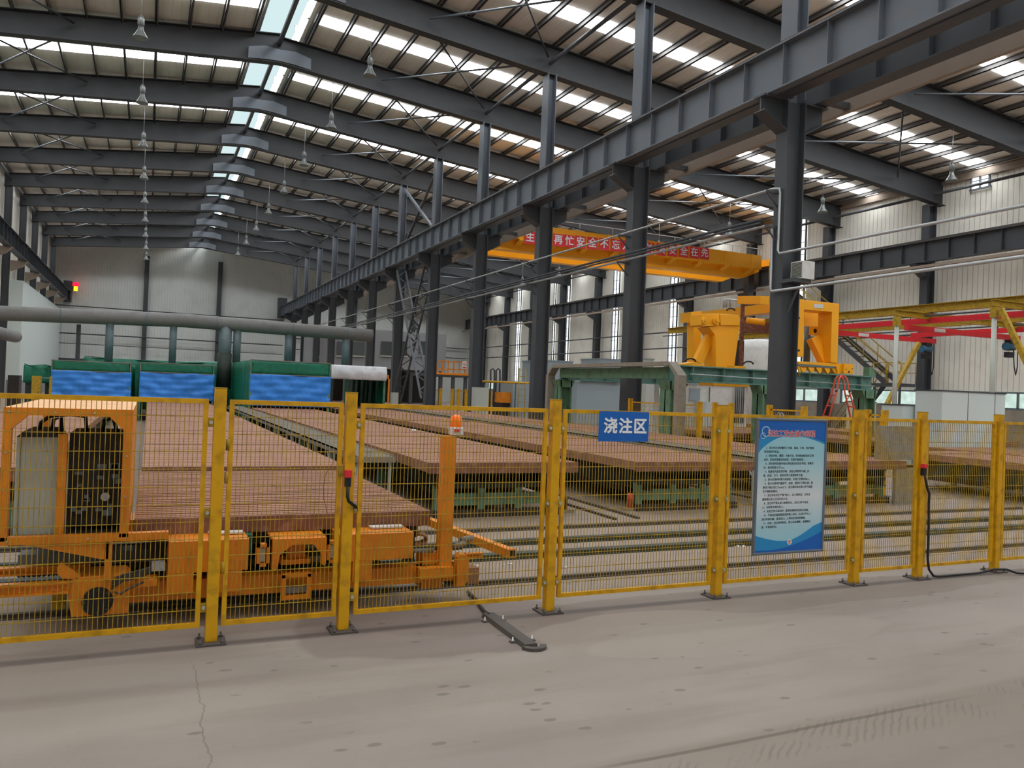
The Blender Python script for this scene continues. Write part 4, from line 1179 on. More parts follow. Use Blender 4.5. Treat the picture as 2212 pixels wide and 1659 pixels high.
for k, y_ in enumerate(YC[1:9]):
    t = thing('pipe_bracket', 'dark angle bracket holding the pipes on the %s middle column' % near(k), 'bracket', (12.1, y_, 5.3), 'pipe brackets')
    for z in (5.36, 6.12):
        MB().bar((12.34, y_, z), (11.98, y_, z), .06, .05).build('arm', M['steel'], t)
        MB().bar((12.34, y_, z - .35), (12.0, y_, z - .03), .03, .03).build('strut', M['steel'], t)
x0_ = at(1734, 580, Y=12.75).x
yb_ = at(1708, 580, X=x0_).y
zt_, zb_ = at(1734, 562, Y=12.75).z, at(1734, 601, Y=12.75).z
t = thing('unit_heater', 'white louvred heater box on a bracket high on the nearest middle column', 'heater', (x0_ + .17, 13, zb_))
MB().box(x0_, x0_ + .34, 12.75, yb_, zb_, zt_).build('casing', M['white'], t, bevel=.008)
g_ = MB().box(x0_ - .006, x0_, 12.78, yb_ - .03, zb_ + .03, zt_ - .03).build('grille', M['grille'], t)
lv = MB()
for q in range(12):
    z = zb_ + .05 + q * (zt_ - zb_ - .1) / 11; lv.box(x0_ - .014, x0_ - .004, 12.78, yb_ - .03, z - .006, z + .003)
lv.build('louvres', M['grey_box'], g_)
MB().box(x0_ - .2, x0_ + .3, 12.8, 13.2, zb_ - .08, zb_).build('shelf', M['steel'], t)
MB().bar((12.5, 13.15, zb_ - .7), (x0_ + .1, 12.9, zb_ - .06), .04, .04).build('strut', M['steel'], t)
yk3 = YC[2]
t = thing('wall_fan', 'small dark round fan high on the second nearest middle column', 'fan', (12.1, yk3 + 3.3, 5.0))

# ================================================================== green gantry
G, GB = M['green'], M['green_b']
gx, gy0, gy1, gxr = 11.62, 16.0, 21.6, 18.1
t = thing('green_gantry', 'green steel gantry frame standing over the pallet rows under the orange machine', 'gantry', ((gx + gxr) / 2, (gy0 + gy1) / 2, 0))
for yy in (gy0, gy1):
    MB().ibeam((gx - .1, yy, 2.17), (gxr + .25, yy, 2.17), .40, .3, .03, .02).build('cross_beam', GB, t)
    x = gx + .5
    while x < gxr:
        MB().box(x, x + .02, yy - .14, yy + .14, 2.0, 2.34).build('stiffener', GB, t); x += .95
MB().tube([(gx + .4, gy0 - .17, 2.16), (gxr + .2, gy0 - .17, 2.10)], .014, 6).build('air_line', M['alu'], t)
for xx, h in ((gx, 2.17), (gxr, 2.17)):
    MB().box(xx - .14, xx + .14, gy0, gy1, h - .14, h + .14).build('side_beam', G, t)
for xx, yy in ((gx, gy0), (gx, gy1), (14.5, gy0), (gxr, gy0), (gxr, gy1)):
    l = MB().box(xx - .2, xx + .2, yy - .02, yy + .02, 0, 1.97).box(xx - .2, xx - .16, yy - .2, yy + .2, 0, 1.97).box(xx + .16, xx + .2, yy - .2, yy + .2, 0, 1.97)
    l.prism([(xx - .3, 1.97), (xx + .3, 1.97), (xx + .2, 1.75), (xx - .2, 1.75)], 'y', yy - .2, yy + .2)
    l.build('leg', G, t)
MB().prism([(gxr + .05, 2.37), (gxr + .3, 2.37), (gxr + .3, 2.45), (gxr + .15, 2.62), (gxr + .05, 2.62)], 'y', gy0 - .1, gy0 + .1).build('end_stop', G, t)
MB().prism([(gx - .1, 2.31), (gx + .2, 2.31), (gx + .12, 2.42), (gx, 2.42)], 'y', gy0, gy0 + .25).build('end_stop', G, t)

# grey cable arch in front of the gantry
t = thing('cable_arch', 'grey-beige square cable duct arch standing in front of the green gantry', 'cable duct', (11.45, 18, 0))
xa = 11.36
MB().box(xa - .12, xa + .12, 15.25, 15.4, 0, 2.1).build('near_leg', M['grey_tray'], t)
MB().box(xa - .12, xa + .12, 21.9, 22.05, 0, 2.1).build('far_leg', M['grey_tray'], t)
MB().add([(xa - .12, 15.25, 2.1), (xa + .12, 15.25, 2.1), (xa + .12, 15.4, 2.1), (xa - .12, 15.4, 2.1), (xa - .12, 15.65, 2.43), (xa + .12, 15.65, 2.43), (xa + .12, 15.65, 2.33), (xa - .12, 15.65, 2.33)],
         [(0, 1, 5, 4), (3, 7, 6, 2), (0, 4, 7, 3), (1, 2, 6, 5), (0, 3, 2, 1), (4, 5, 6, 7)]).build('near_bend', M['grey_tray'], t)
MB().add([(xa - .12, 22.05, 2.1), (xa + .12, 22.05, 2.1), (xa + .12, 21.9, 2.1), (xa - .12, 21.9, 2.1), (xa - .12, 21.65, 2.43), (xa + .12, 21.65, 2.43), (xa + .12, 21.65, 2.33), (xa - .12, 21.65, 2.33)],
         [(0, 1, 5, 4), (3, 7, 6, 2), (0, 4, 7, 3), (1, 2, 6, 5), (0, 3, 2, 1), (4, 5, 6, 7)]).build('far_bend', M['grey_tray'], t)
MB().box(xa - .12, xa + .12, 15.65, 21.65, 2.33, 2.43).build('top_run', M['grey_tray'], t)

# ================================================================== orange flask-handling machine on the gantry
def Q(x, y, Yv): return at(1480 + x / 5.267, 620 + y / 5.267, Y=Yv)


def qp(pts, Yv, dep):
    return MB().prism([(Q(x, y, Yv).x, Q(x, y, Yv).z) for x, y in pts], 'y', Yv, Yv + dep)


t = thing('flask_manipulator', 'large orange flask handling machine riding on the green gantry', 'machine', (15.2, 17.5, 2.38))
O = M['orange_l']
# right portal frame
ya_ = 16.05
qp([(1240, 132), (1755, 190), (1735, 870), (1655, 858), (1672, 285), (1355, 255), (1350, 795), (1232, 780)], ya_, .5).build('portal_frame', O, t, bevel=.01)
qp([(1300, 845), (1915, 880), (1905, 985), (1740, 985), (1640, 960), (1290, 930)], ya_ + .02, .45).build('end_carriage', O, t, bevel=.01)
qp([(1810, 870), (1918, 880), (1915, 990), (1806, 985)], ya_ - .06, .08).build('wheel_cover', O, t)
for x_, y_ in ((1862, 965), (1900, 930), (1830, 935)):
    p = Q(x_, y_, ya_ - .06)
    MB().tube([(p.x, ya_ - .06, p.z), (p.x, ya_ - .07, p.z)], .03 if x_ == 1862 else .015, 12).build('bolt', M['dark'], t)
qp([(1355, 262), (1528, 275), (1525, 455), (1355, 440)], ya_ + .9, .3).build('inner_block', O, t)
p, q_ = Q(1395, 450, ya_ + .8), Q(1388, 850, ya_ + .8)
MB().tube([(p.x, ya_ + .8, p.z), (p.x, ya_ + .8, q_.z)], .09, 14).build('lifting_cylinder', M['duct'], t)
p, q_ = Q(1450, 575, ya_ + .5), Q(1600, 870, ya_ + .3)
MB().bar(p, q_, .3, .22, up=(0, 1, 0)).build('diagonal_brace', O, t)
p = Q(1478, 500, ya_ + .6)
MB().box(p.x - .13, p.x + .1, p.y, p.y + .1, p.z - .12, p.z + .12).build('pivot_block', O, t)
MB().tube([(p.x, p.y, p.z), (p.x, p.y - .01, p.z)], .06, 14).build('pivot_hole', M['black'], t)
qp([(1282, 872), (1718, 905), (1716, 928), (1282, 898)], ya_ - .06, .05).build('grey_rail', M['duct'], t)
for x_ in (1310, 1400, 1490, 1580, 1665):
    qp([(x_, 915), (x_ + 70, 920), (x_ + 62, 968), (x_ + 45, 985), (x_ + 25, 965)], ya_ - .05, .06).build('finger', O, t)
for x_ in (1285, 1722):
    qp([(x_, 905), (x_ + 15, 905), (x_ + 32, 960), (x_ + 20, 1010), (x_ + 8, 1005), (x_ + 14, 960)], ya_ - .1, .05).build('hook', O, t)
qp([(1465, 190), (1572, 198), (1570, 243), (1465, 236)], ya_ - .012, .012).build('name_plate', M['white'], t)
for z_ in (350, 720):
    p = Q(1245, z_, ya_)
    MB().tube([(p.x, ya_ - .02, p.z), (p.x + .12, ya_ - .05, p.z)], .03, 8).build('hose_clamp', M['black'], t)
# long top girders running back
A = Q(1250, 215, 16.4); B = Q(85, 330, 21.0)
MB().bar((A.x, 16.3, A.z), (B.x, 21.0, B.z - .05), .3, .26).build('top_girder', O, t)
A = Q(905, 150, 16.6); B = Q(640, 150, 17.6)
MB().bar(A, B, .3, .22).build('upper_arm', O, t)
p = Q(668, 195, 17.6)
MB().box(p.x - .04, p.x + .04, 17.6, 17.68, 2.5, p.z).build('guide_mast', M['rust2'], t)
A = Q(905, 400, 17.0); B = Q(700, 380, 17.4)
MB().tube([A, B], .09, 10).build('screw_cylinder', O, t)
MB().bar(Q(1230, 470, 16.9), Q(640, 455, 18.0), .25, .3).build('lower_girder', M['rust2'], t)
# left part: bracket block, tapering mast, rear posts
yl = 17.0
qp([(188, 308), (388, 300), (388, 440), (205, 450), (185, 430)], yl, .5).build('pivot_housing', O, t, bevel=.01)
for x_ in (215, 340):
    p = Q(x_, 385, yl)
    k_ = MB().tube([(p.x, yl, p.z), (p.x, yl - .07, p.z)], .10, 16).build('pivot_pin', O, t)
    MB().tube([(p.x, yl - .07, p.z), (p.x, yl - .11, p.z)], .05, 6).build('pin_nut', O, k_)
qp([(398, 304), (605, 318), (628, 350), (622, 440), (405, 438)], yl, .6).build('cross_head', O, t, bevel=.01)
qp([(270, 455), (385, 435), (622, 442), (560, 900), (555, 935), (352, 935), (345, 545), (340, 545)], yl + .05, .5).build('tapered_mast', O, t)
qp([(345, 545), (505, 540), (498, 935), (352, 935)], yl - .02, .07).build('mast_face', O, t)
qp([(310, 1062), (540, 1068), (540, 1105), (730, 1108), (728, 1138), (600, 1135), (330, 1120)], yl, .6).build('gripper_head', O, t)
MB().bar(Q(300, 510, yl + .3), Q(135, 860, yl + .3), .25, .16, up=(0, 1, 0)).build('diagonal_brace', O, t)
qp([(95, 375), (187, 380), (180, 905), (90, 905)], 18.6, .3).build('rear_post', O, t)
qp([(68, 285), (190, 270), (192, 370), (100, 375), (68, 400)], 18.5, .5).build('post_head', O, t)
qp([(0, 870), (120, 850), (240, 905), (0, 912)], 16.6, .3).build('carriage', O, t)
qp([(560, 895), (685, 900), (683, 938), (560, 935)], 16.5, .3).build('carriage', O, t)
for (x_, y_, r_) in ((60, 850, 60), (720, 880, 55), (520, 270, 45)):
    pts = [Q(x_ + r_ * math.cos(a), y_ - abs(r_ * .6 * math.sin(a)), 16.4) for a in [math.pi * i / 10 for i in range(11)]]
    MB().tube(pts, .022, 6).build('hose', M['black'], t)
for dx in (0, 30, 70):
    pts = [Q(440 + dx, 230, 18.5), Q(440 + dx, 150, 18.5), Q(470 + dx, 138, 18.5), Q(640, 160, 18.3)]
    MB().tube(pts, .025, 6).build('pipe_loop', M['alu'], t)
for dx in (0, 18):
    MB().tube([at(1466 + dx * .3, 828, Y=15.9), at(1468 + dx * .3, 838 + dx * .2, Y=15.9), at(1476, 841, Y=15.9), at(1484 - dx * .2, 830, Y=15.9)], .03, 6).build('hanging_hose', M['black'], t)
MB().box(14.9, 15.7, 18.2, 18.9, 2.4, 3.3).build('hydraulic_block', M['dark'], t)
tag(MB().lathe((21.9, 24.5, 0), [(.85, 0), (.85, 3.6), (.8, 3.85), (.6, 3.95)], 28).build('storage_tank', M['white']), 'tall white cylindrical tank behind the orange machine', 'tank')

# ================================================================== step ladder
P = at(1806, 925, Z=.7); P = Vector((16.35, 15.2, .702))
t = thing('step_ladder', 'orange-red A-frame step ladder leaning up beside the gantry', 'ladder', P)
zt = 2.3
dx_ = Vector((.91, -.42, 0)); dy_ = Vector((.42, .91, 0))
for s in (-1, 1):
    f = MB()
    for e in (-1, 1):
        f.tube([P + dx_ * (s * .52) + dy_ * e * .26, Vector((P.x, P.y, 0)) + Vector((0, 0, 1.9)) + dx_ * s * .16 + dy_ * e * .14, Vector((P.x, P.y, zt - .08)) + dx_ * s * .1 + dy_ * e * .12, Vector((P.x, P.y, zt)) + dx_ * s * .04 + dy_ * e * .1], .022, 8)
    f.build('side_frame', M['red_o'], t)
    for q in range(4):
        z = .95 + q * .28; u = (z - .7) / 1.2; w_ = .26 + (.14 - .26) * u; o_ = .52 + (.16 - .52) * u
        c = Vector((P.x, P.y, z)) + dx_ * s * o_
        MB().tube([c - dy_ * w_, c + dy_ * w_], .018, 8).build('rung', M['red_o'], t)
MB().tube([Vector((P.x, P.y, zt)) - dy_ * .1, Vector((P.x, P.y, zt)) + dy_ * .1], .022, 8).build('top_bar', M['red_o'], t)
for s in (-1, 1):
    MB().tube([Vector((P.x, P.y, 1.9)) + dx_ * s * .17 - dy_ * .14 + Vector((0, 0, -.02)), Vector((P.x, P.y, 1.9)) + dx_ * s * .17 - dy_ * .14 + Vector((0, 0, .03))], .03, 8).build('joint', M['black'], t)

# ================================================================== second fence along the gantry row
F2 = 11.72
f2 = []
for i, (px, nm) in enumerate(((1190, 'farthest'), (1362, 'left of the near gantry leg'), (1512, 'just right of the grey cable arch'), (1545, 'left of the pair before the white machine'), (1580, 'right of the pair before the white machine'), (1663, 'left of the nearest middle column'), (1738, 'right of the nearest middle column'), (1875, 'left of the small panel near the ladder'), (1912, 'right of the small panel near the ladder'))):
    y = at(px, 870, X=F2).y
    f2.append(y)
    t = thing('inner_fence_post', 'slim yellow post of the second fence, ' + nm, 'post', (F2, y, 0), 'posts of the second fence')
    MB().box(F2 - .045, F2 + .045, y - .045, y + .045, .01, 1.5).build('post', M['yellow'], t)
    MB().box(F2 - .1, F2 + .1, y - .1, y + .1, 0, .012).build('base_plate', M['plate'], t)


def panel_y(ya, yb, label):
    t = thing('inner_mesh_fence', label, 'fence panel', (F2, (ya + yb) / 2, .1), 'panels of the second fence')
    ya, yb = sorted((ya, yb)); s = .03; z0, z1 = .1, 1.42
    MB().box(F2 - .015, F2 + .015, ya, yb, z1 - s, z1).box(F2 - .015, F2 + .015, ya, yb, z0, z0 + s).box(F2 - .015, F2 + .015, ya, ya + s, z0, z1).box(F2 - .015, F2 + .015, yb - s, yb, z0, z1).build('frame', M['yellow'], t)
    w_ = MB(); n_ = round((yb - ya) / .06)
    for i in range(1, n_): y = ya + (yb - ya) * i / n_; w_.box(F2 - .002, F2 + .002, y - .002, y + .002, z0, z1)
    for j in range(1, 13): z = z0 + (z1 - z0) * j / 13; w_.box(F2 - .002, F2 + .002, ya, yb, z - .002, z + .002)
    w_.build('wire_mesh', M['yellow_d'], t)


panel_y(f2[1] - .06, f2[1] - 1.6, 'yellow mesh panel of the second fence left of the near gantry leg')
panel_y(f2[2] + .06, f2[2] + 1.0, 'yellow mesh panel of the second fence right of the grey cable arch')
panel_y(f2[3] - .06, f2[4] + .06, 'yellow mesh panel of the second fence in front of the white machine')
panel_y(f2[5] - .06, f2[6] + .06, 'yellow mesh panel of the second fence across the nearest middle column')
panel_y(f2[7] - .06, f2[8] + .06, 'yellow mesh panel of the second fence near the ladder')

# ================================================================== white cabinets on the right
def cab(pxa, pxb, ytop, Yv, dep, label, m_, split=None, name='white_cabinet', cat='cabinet', z0=0):
    A, B = at(pxa, ytop, Y=Yv), at(pxb, ytop, Y=Yv)
    zt = A.z
    t = thing(name, label, cat, ((A.x + B.x) / 2, Yv + dep / 2, z0))
    MB().box(A.x, B.x, Yv, Yv + dep, z0, zt).build('body', m_, t)
    MB().box(A.x - .02, B.x + .02, Yv - .02, Yv + dep + .02, zt, zt + .03).build('top_edge', M['steel'], t)
    for sp_ in split or []:
        xs = at(sp_, ytop, Y=Yv).x
        MB().box(xs - .006, xs + .006, Yv - .006, Yv, z0, zt).build('seam', M['grille'], t)
    return t


cab(1951, 2033, 876, 13.15, .6, 'lower white partition cabinet left of the tallest white one', M['white_panel'], [2001])
cab(2036, 2172, 845, 12.4, .7, 'tallest white partition cabinet near the right edge', M['white_panel'], [2092, 2150])
cab(1850, 1893, 868, 24, .5, 'cream box by the foot of the stairs', M['beige'], name='cream_box', cat='box')

# ================================================================== yellow light crane frame with red beams
def K(x, y, **k): return at(1860 + x / 5.926, 620 + y / 5.926, **k)


YD = M['yellow']
t = thing('crane_support', 'yellow overhead frame on pale round posts carrying the red light crane beams', 'crane frame', (24.5, 18, 0))
kx = 22.0
pa, pbv = K(462, 380, X=kx), K(1712, 260, X=kx)
for p in (pa, pbv):
    MB().tube([(p.x, p.y, 0), (p.x, p.y, p.z - .25)], .07, 14).build('post', M['grey_box'], t)
    MB().box(p.x - .09, p.x + .09, p.y - .09, p.y + .09, p.z - .3, p.z).build('post_head', M['yellow_d'], t)
    MB().ibeam((p.x - .1, p.y, p.z + .12), (31.0, p.y, p.z + .12), .2, .16, .02, .012).build('cross_beam', M['yellow_d'], t)
    MB().tube([(30.8, p.y, 0), (30.8, p.y, p.z)], .085, 12).build('post', M['grey_box'], t)
zz = (pa.z + pbv.z) / 2 + .38
for xx in (23.6, 28.1):
    MB().ibeam((xx, 10, zz), (xx, 33, zz), .28, .2, .02, .012).build('long_beam', M['yellow_d'], t)
    MB().tube([(xx - .3, 10, zz - .28), (xx - .3, 33, zz - .28)], .03, 6).build('bus_bar', M['steel'], t)
q1 = K(1790, 280, X=kx); q2 = K(2200, 1130, X=kx)
MB().bar(q1, q2, .12, .14).build('knee_brace', M['yellow_d'], t)
q1 = K(740, 715, Y=21.5); q2 = K(300, 1560, Y=21.5)
MB().bar(q1, q2, .14, .14).build('knee_brace', M['yellow_d'], t)
t = thing('light_crane', 'red light crane runway and bridge beams hung below the yellow frame', 'crane', (25, 18, 3.4))
for xx, y_a, y_b in ((23.55, 12.8, 24.5), (28.1, 9.5, 22.6)):
    MB().box(xx - .06, xx + .06, y_a, y_b, zz - .51, zz - .33).build('runway_beam', M['red'], t)
for q in range(4):
    for xx in (23.55, 28.1):
        MB().tube([(xx, 13.2 + q * 2.9, zz - .34), (xx, 13.2 + q * 2.9, zz - .14)], .02, 6).build('hanger', M['dark'], t)
for yy, xa_, xb_ in ((18.8, 23.1, 29.0), (22.0, 23.4, 28.7)):
    b_ = MB().box(xa_, xb_, yy - .07, yy + .07, zz - .74, zz - .56).build('bridge_beam', M['red'], t)
    MB().box(24.4, 24.95, yy - .076, yy - .07, zz - .71, zz - .59).build('white_plate', M['white'], b_)
for i, (xx, yy) in enumerate(((28.2, 22.0), (28.5, 18.8))):
    h = thing('electric_hoist', 'small blue electric chain hoist hanging from the red beam, %s' % ('the farther one' if i == 0 else 'the one nearer the right edge'), 'hoist', (xx, yy, zz - 1.36), 'electric hoists')
    MB().tube([(xx - .24, yy, zz - .98), (xx + .24, yy, zz - .98)], .14, 12).build('motor', M['hoist'], h)
    MB().box(xx - .12, xx + .12, yy - .12, yy + .12, zz - 1.12, zz - .74).build('trolley', M['dark'], h)
    MB().box(xx - .16, xx + .14, yy - .1, yy + .1, zz - 1.38, zz - 1.18).build('chain_box', M['black'], h)
    MB().tube([(xx + .2, yy, zz - .96), (xx + .3, yy, zz - 1.7), (xx + .4, yy, zz - 2.0), (xx + .48, yy, zz - 1.7), (xx + .46, yy, zz - .75)], .02, 6).build('cable', M['black'], h)

# ================================================================== stairs at the right wall
sx = 31.2
t = thing('steel_stairs', 'steel stairs with yellow handrails climbing along the right wall to the crane girder', 'stairs', (sx, 28, 0))
f0 = K(-400, -60, X=sx); f1 = K(380, 1180, X=sx); f2_ = K(30, 1490, X=sx)
l0, l1 = K(250, 1235, X=sx), K(600, 1235, X=sx)
zl = l0.z
yA, yB = sorted((l0.y, l1.y))
MB().box(sx - .5, sx + .5, yA, yB, zl - .14, zl).build('landing', M['steel'], t)
topy, topz = 33.8, 8.2
for o_ in (-.45, .45):
    MB().bar((sx + o_, yA + .8, zl), (sx + o_, topy, topz), .05, .24).build('stringer', M['steel'], t)
    MB().bar((sx + o_, yB + .1, zl), (sx + o_, yB + 2.3, 0.05), .05, .22).build('stringer', M['steel'], t)
tr = MB()
for i in range(22):
    u = i / 22; tr.box(sx - .42, sx + .42, yA + .8 + (topy - yA - .8) * u - .1, yA + .8 + (topy - yA - .8) * u + .1, zl + (topz - zl) * u, zl + (topz - zl) * u + .03)
for i in range(8):
    u = i / 8; tr.box(sx - .42, sx + .42, yB + 2.2 * u, yB + 2.2 * u + .2, zl - (zl) * (u + .06), zl - zl * (u + .06) + .03)
tr.build('treads', M['steel'], t)
rl = MB()
for o_ in (-.48, .48):
    rl.tube([(sx + o_, yA + .8, zl + .95), (sx + o_, topy, topz + .95)], .022, 6)
    rl.tube([(sx + o_, yA + .8, zl + .5), (sx + o_, topy, topz + .5)], .018, 6)
    for i in range(7):
        u = i / 6; yy = yA + .8 + (topy - yA - .8) * u; z = zl + (topz - zl) * u
        rl.tube([(sx + o_, yy, z), (sx + o_, yy, z + .95)], .022, 6)
    rl.tube([(sx + o_, yA, zl + .95), (sx + o_, yB, zl + .95), (sx + o_, yB + 2.2, .95)], .022, 6)
    rl.tube([(sx + o_, yA, zl + .5), (sx + o_, yB, zl + .5), (sx + o_, yB + 2.2, .5)], .018, 6)
    for yy in (yA, (yA + yB) / 2, yB): rl.tube([(sx + o_, yy, zl), (sx + o_, yy, zl + .95)], .022, 6)
rl.build('handrail', M['yellow_d'], t)
for yy in (yA + .05, yB - .05):
    MB().bar((sx - .45, yy, 0), (sx - .45, yy, zl - .14), .08, .08).build('landing_post', M['steel'], t)

# ================================================================== machinery and rooms in the background
def bgbox(pxa, pxb, ya, yb, Yv, dep, m_, name, label, cat, floor=True):
    A, B = at(pxa, ya, Y=Yv), at(pxb, yb, Y=Yv)
    mb = MB().box(A.x, B.x, Yv, Yv + dep, 0 if floor else B.z, at((pxa + pxb) / 2, ya, Y=Yv).z)
    return mb, A, B


def bg(pxa, pxb, ya, yb, Yv, dep, m_, name, label, cat, floor=True, trim=None):
    mb, A, B = bgbox(pxa, pxb, ya, yb, Yv, dep, m_, name, label, cat, floor)
    t = thing(name, label, cat, ((A.x + B.x) / 2, Yv + dep / 2, 0 if floor else B.z))
    mb.build('housing', m_, t)
    zt = at((pxa + pxb) / 2, ya, Y=Yv).z
    MB().box(A.x - .03, B.x + .03, Yv - .03, Yv + dep + .03, zt, zt + .05).build('roof_lip', trim or M['bluegrey'], t)
    return t, A, B, zt


t, A, B, zt = bg(1247, 1338, 828, 890, 26.5, 3.0, M['bluegrey'], 'machine_enclosure', 'wide blue-grey machine enclosure seen through the green gantry', 'enclosure')
MB().box(A.x + .1, B.x - .1, 26.4, 26.48, zt + .05, zt + .18).build('pipe_tray', M['grille'], t)
bg(1178, 1236, 781, 815, 33, 2.5, M['bluegrey'], 'furnace_housing', 'blue-grey housing block left of the green gantry with a red extinguisher bracket', 'enclosure')
bg(1296, 1342, 777, 790, 36, 2.0, M['bluegrey'], 'exhaust_housing', 'pale housing showing above the machine enclosure, left of a middle column', 'enclosure')
bg(1384, 1412, 776, 790, 36, 2.0, M['grey_box'], 'exhaust_housing', 'pale housing showing above the machine enclosure, right of a middle column', 'enclosure')
bg(1109, 1146, 826, 877, 33, 2.0, M['bluegrey'], 'control_housing', 'grey control housing behind the thin yellow ladder', 'enclosure')
t, A, B, zt = bg(1485, 1612, 833, 930, 20.6, .8, M['white'], 'white_machine', 'white machine housing under the green gantry with a grey door', 'machine')
d1, d2 = at(1490, 838, Y=20.58), at(1511, 866, Y=20.58)
MB().box(d1.x, d2.x, 20.56, 20.6, d2.z, d1.z).build('door', M['bluegrey'], t)
for px in (1533, 1590, 1594, 1598, 1603, 1607):
    p = at(px, 836, Y=20.5)
    MB().tube([(p.x, 20.5, p.z), (p.x, 20.5, .8)], .02, 6).build('vertical_pipe', M['steel'], t)
d1, d2 = at(1520, 868, Y=20.2), at(1545, 895, Y=20.2)
MB().box(d1.x, d2.x, 20.1, 20.6, .2, d1.z).build('side_box', M['white_panel'], t)
tag(MB().box(*[v for v in (at(1413, 860, Y=22).x, at(1424, 860, Y=22).x)], 22, 22.5, 0, 2.0).build('white_pillar_box', M['white']), 'narrow white switch cabinet beside the near green gantry leg', 'cabinet')
tag(MB().box(at(1029, 840, Y=30.3).x, at(1056, 840, Y=30.3).x, 30.3, 30.8, 0, at(1040, 837, Y=30.3).z).build('control_cabinet', M['grey_box']), 'pale grey control cabinet at the foot of a middle column', 'cabinet')
tag(MB().box(at(848, 850, Y=34).x, at(861, 850, Y=34).x, 34, 34.3, 0, at(855, 848, Y=34).z).build('junction_cabinet', M['grey_box']), 'small pale grey cabinet standing by the lattice brace', 'cabinet')
t = thing('orange_bin', 'plain orange box standing beyond the brown pallets', 'box', (at(1096, 858, Y=33.5).x, 33.5, 0))
A, B = at(1084, 847, Y=33.2), at(1108, 868, Y=33.2)
MB().box(A.x, B.x, 33.2, 34, 1.0, A.z).build('housing', M['orange'], t)
MB().box(A.x + .05, B.x - .05, 33.3, 33.9, 0, 1.0).build('stand', M['dark'], t)
# yellow pipe rail and thin ladder
A, B = at(1043, 818, Y=32), at(1245, 826, Y=32)
t = thing('guard_rail', 'long yellow guard pipe on posts behind the middle columns', 'rail', ((A.x + B.x) / 2, 32, 0))
MB().tube([(A.x, 32, 1.93), (B.x, 32, 1.93)], .045, 8).build('rail_pipe', M['yellow'], t)
for q in range(4):
    x = A.x + .1 + (B.x - A.x - .2) * q / 3
    MB().tube([(x, 32, 0), (x, 32, 1.9)], .03, 6).build('rail_post', M['steel'], t)
A = at(1122, 795, Y=31.4)
lm = MB()
for o_ in (0, .16 * 2): lm.tube([(A.x + o_, 31.4, 0), (A.x + o_, 31.4, A.z)], .02, 6)
for q in range(9): lm.tube([(A.x, 31.4, .25 + q * .28), (A.x + .32, 31.4, .25 + q * .28)], .015, 6)
tag(lm.build('fixed_ladder', M['yellow_d']), 'thin yellow fixed ladder against the grey control housing', 'ladder')
for i, (xa, xb) in enumerate(((1150, 1160), (1060, 1068), (1072, 1080))):
    pts = [at(xa, 815, Y=34), at(xa, 800, Y=34), at((xa + xb) / 2, 796, Y=34), at(xb, 800, Y=34), at(xb, 818, Y=34)]
    tag(MB().tube([Vector((pts[0].x, 34, 0))] + pts + [Vector((pts[-1].x, 34, 0))], .04, 6).build('pipe_hoop', M['steel']), 'dark bent pipe hoop behind the yellow guard pipe, %s' % ('rightmost' if i == 0 else 'leftmost' if i == 1 else 'middle'), 'pipe', 'pipe hoops')
# far yellow fence pieces
for i, px in enumerate((953, 978, 992, 1008, 1060, 1082)):
    p = at(px, 840, Y=38)
    tag(MB().box(p.x - .07, p.x + .07, 38, 38.1, 0, 1.55).build('far_fence_post', M['yellow']), 'yellow fence post far behind the pallets, %s from the left' % ORD[i], 'post', 'far fence posts')
for i, (pa_, pb_) in enumerate(((940, 952), (979, 1007), (1061, 1081))):
    A, B = at(pa_, 842, Y=38.05), at(pb_, 842, Y=38.05)
    w_ = MB().box(A.x, B.x, 38.03, 38.07, 1.42, 1.46).box(A.x, B.x, 38.03, 38.07, .1, .14)
    x = A.x
    while x < B.x: w_.box(x - .006, x + .006, 38.04, 38.06, .1, 1.45); x += .09
    tag(w_.build('far_mesh_fence', M['yellow_d']), 'yellow mesh panel far behind the pallets, %s from the left' % ORD[i], 'fence panel', 'far fence panels')
# raised grey room
R0, R1 = at(676, 800, Y=68).x, at(962, 800, Y=68).x
zr0, zr1 = at(820, 796, Y=68).z, at(820, 713, Y=68).z
t = thing('raised_room', 'grey clad control room raised on posts at the far end behind the middle columns', 'room', ((R0 + R1) / 2, 71, 0))
MB().box(R0, R1, 68, 74, zr0, zr1).build('room_body', M['room'], t)
for pa_, pb_ in ((680, 690), (728, 748), (755, 787), (823, 851), (868, 878), (905, 925)):
    A, B = at(pa_, 737, Y=67.98), at(pb_, 769, Y=67.98)
    w_ = MB().box(A.x, B.x, 67.9, 67.98, B.z, A.z).build('room_window', M['glass_d'], t)
    MB().box(A.x - .05, B.x + .05, 67.86, 67.9, B.z - .1, B.z).build('sill', M['grey_box'], w_)
for q in range(5):
    x = R0 + .3 + (R1 - R0 - .6) * q / 4
    MB().box(x - .15, x + .15, 68.2, 68.5, 0, zr0).build('room_post', M['steel'], t)
MB().box(R0, R1, 73.5, 73.8, 0, zr0).build('shade_sheet', M['dark'], t)  # dark sheet standing in for the shade beneath the room
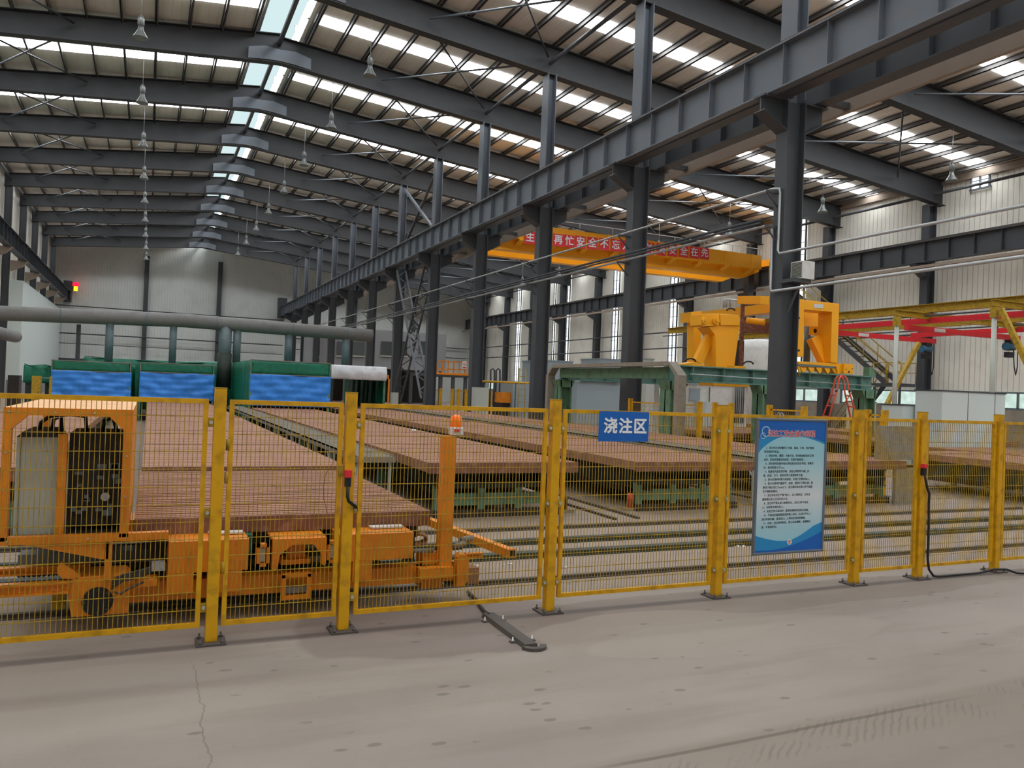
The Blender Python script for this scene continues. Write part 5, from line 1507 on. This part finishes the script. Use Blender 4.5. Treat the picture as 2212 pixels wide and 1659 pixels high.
# far platform with orange railing and warning sign
A, B = at(918, 808, Y=58), at(1016, 808, Y=58)
t = thing('platform', 'raised platform with an orange railing and a small warning sign, far behind', 'platform', ((A.x + B.x) / 2, 59, 0))
zp = at(970, 807, Y=58).z; zq = at(970, 780, Y=58).z
MB().box(A.x, B.x, 58, 61, zp - .25, zp).build('deck', M['steel'], t)
rl = MB().box(A.x, B.x, 57.97, 58.03, zq - .08, zq).box(A.x, B.x, 57.97, 58.03, zp + .3, zp + .38).box(A.x, B.x, 57.95, 58, zp - .1, zp + .05)
for q in range(9): x = A.x + (B.x - A.x) * q / 8; rl.box(x - .04, x + .04, 57.97, 58.03, zp, zq)
rl.build('railing', M['orange'], t)
for q in range(4): x = A.x + .3 + (B.x - A.x - .6) * q / 3; MB().box(x - .12, x + .12, 58.1, 58.35, 0, zp - .25).build('deck_post', M['steel'], t)
p = at(1003, 789, Y=57.9)
s_ = MB().box(p.x - .17, p.x + .17, 57.88, 57.92, p.z - .3, p.z + .3).build('warning_sign', M['white'], t)
rg = MB(); ring(rg, p.x, p.z + .08, .09, .12, 57.875); rg.bar((p.x - .07, 57.874, p.z + .15), (p.x + .07, 57.874, p.z + .01), .03, .004, up=(0, 1, 0)); rg.build('prohibition_mark', M['sign_red'], s_)
MB().box(p.x - .12, p.x + .12, 57.875, 57.88, p.z - .25, p.z - .13).build('red_strip', M['sign_red'], s_)
A, B = at(815, 809, Y=52), at(840, 818, Y=52)
tag(MB().box(A.x, B.x, 52, 53, B.z, A.z).box(A.x + .9, A.x + 1.0, 52.4, 52.5, 0, B.z).build('orange_hoist_arm', M['orange']), 'small orange arm on a post right of the white-topped cover', 'machine')
# bits on the left
A = at(76, 812, Y=30)
t = thing('yellow_barrier', 'yellow steel barrier box with a post beside the left wall', 'barrier', (A.x, 30, 0))
a_, b_ = at(69, 812, Y=30), at(87, 850, Y=30)
MB().box(a_.x, b_.x, 30, 30.3, 0, a_.z).build('barrier_box', M['yellow_d'], t)
a2_ = at(110, 812, Y=30)
MB().box(a2_.x - .04, a2_.x + .04, 30, 30.08, 0, a_.z).build('barrier_post', M['yellow_d'], t)
MB().tube([(b_.x, 30.04, a_.z - .05), (a2_.x, 30.04, a_.z - .05)], .01, 6).build('chain', M['alu'], t)
a_, b_ = at(17, 810, Y=40), at(40, 850, Y=40)
tag(MB().box(a_.x, b_.x, 40, 40.8, 0, a_.z).build('dark_box', M['dark']), 'sooty dark metal box standing by the left wall', 'box')
a_, b_ = at(66, 868, Y=24), at(89, 880, Y=24)
p = at(12, 642, X=-8.2)
tag(MB().box(-8.3, -8.1, p.y - .3, p.y + .3, p.z - .2, p.z + .2).build('wall_floodlight', M['green_d']), 'small dark green floodlight on the left wall', 'light')
bpy.data.objects.remove(bpy.data.objects['wall_fan'])
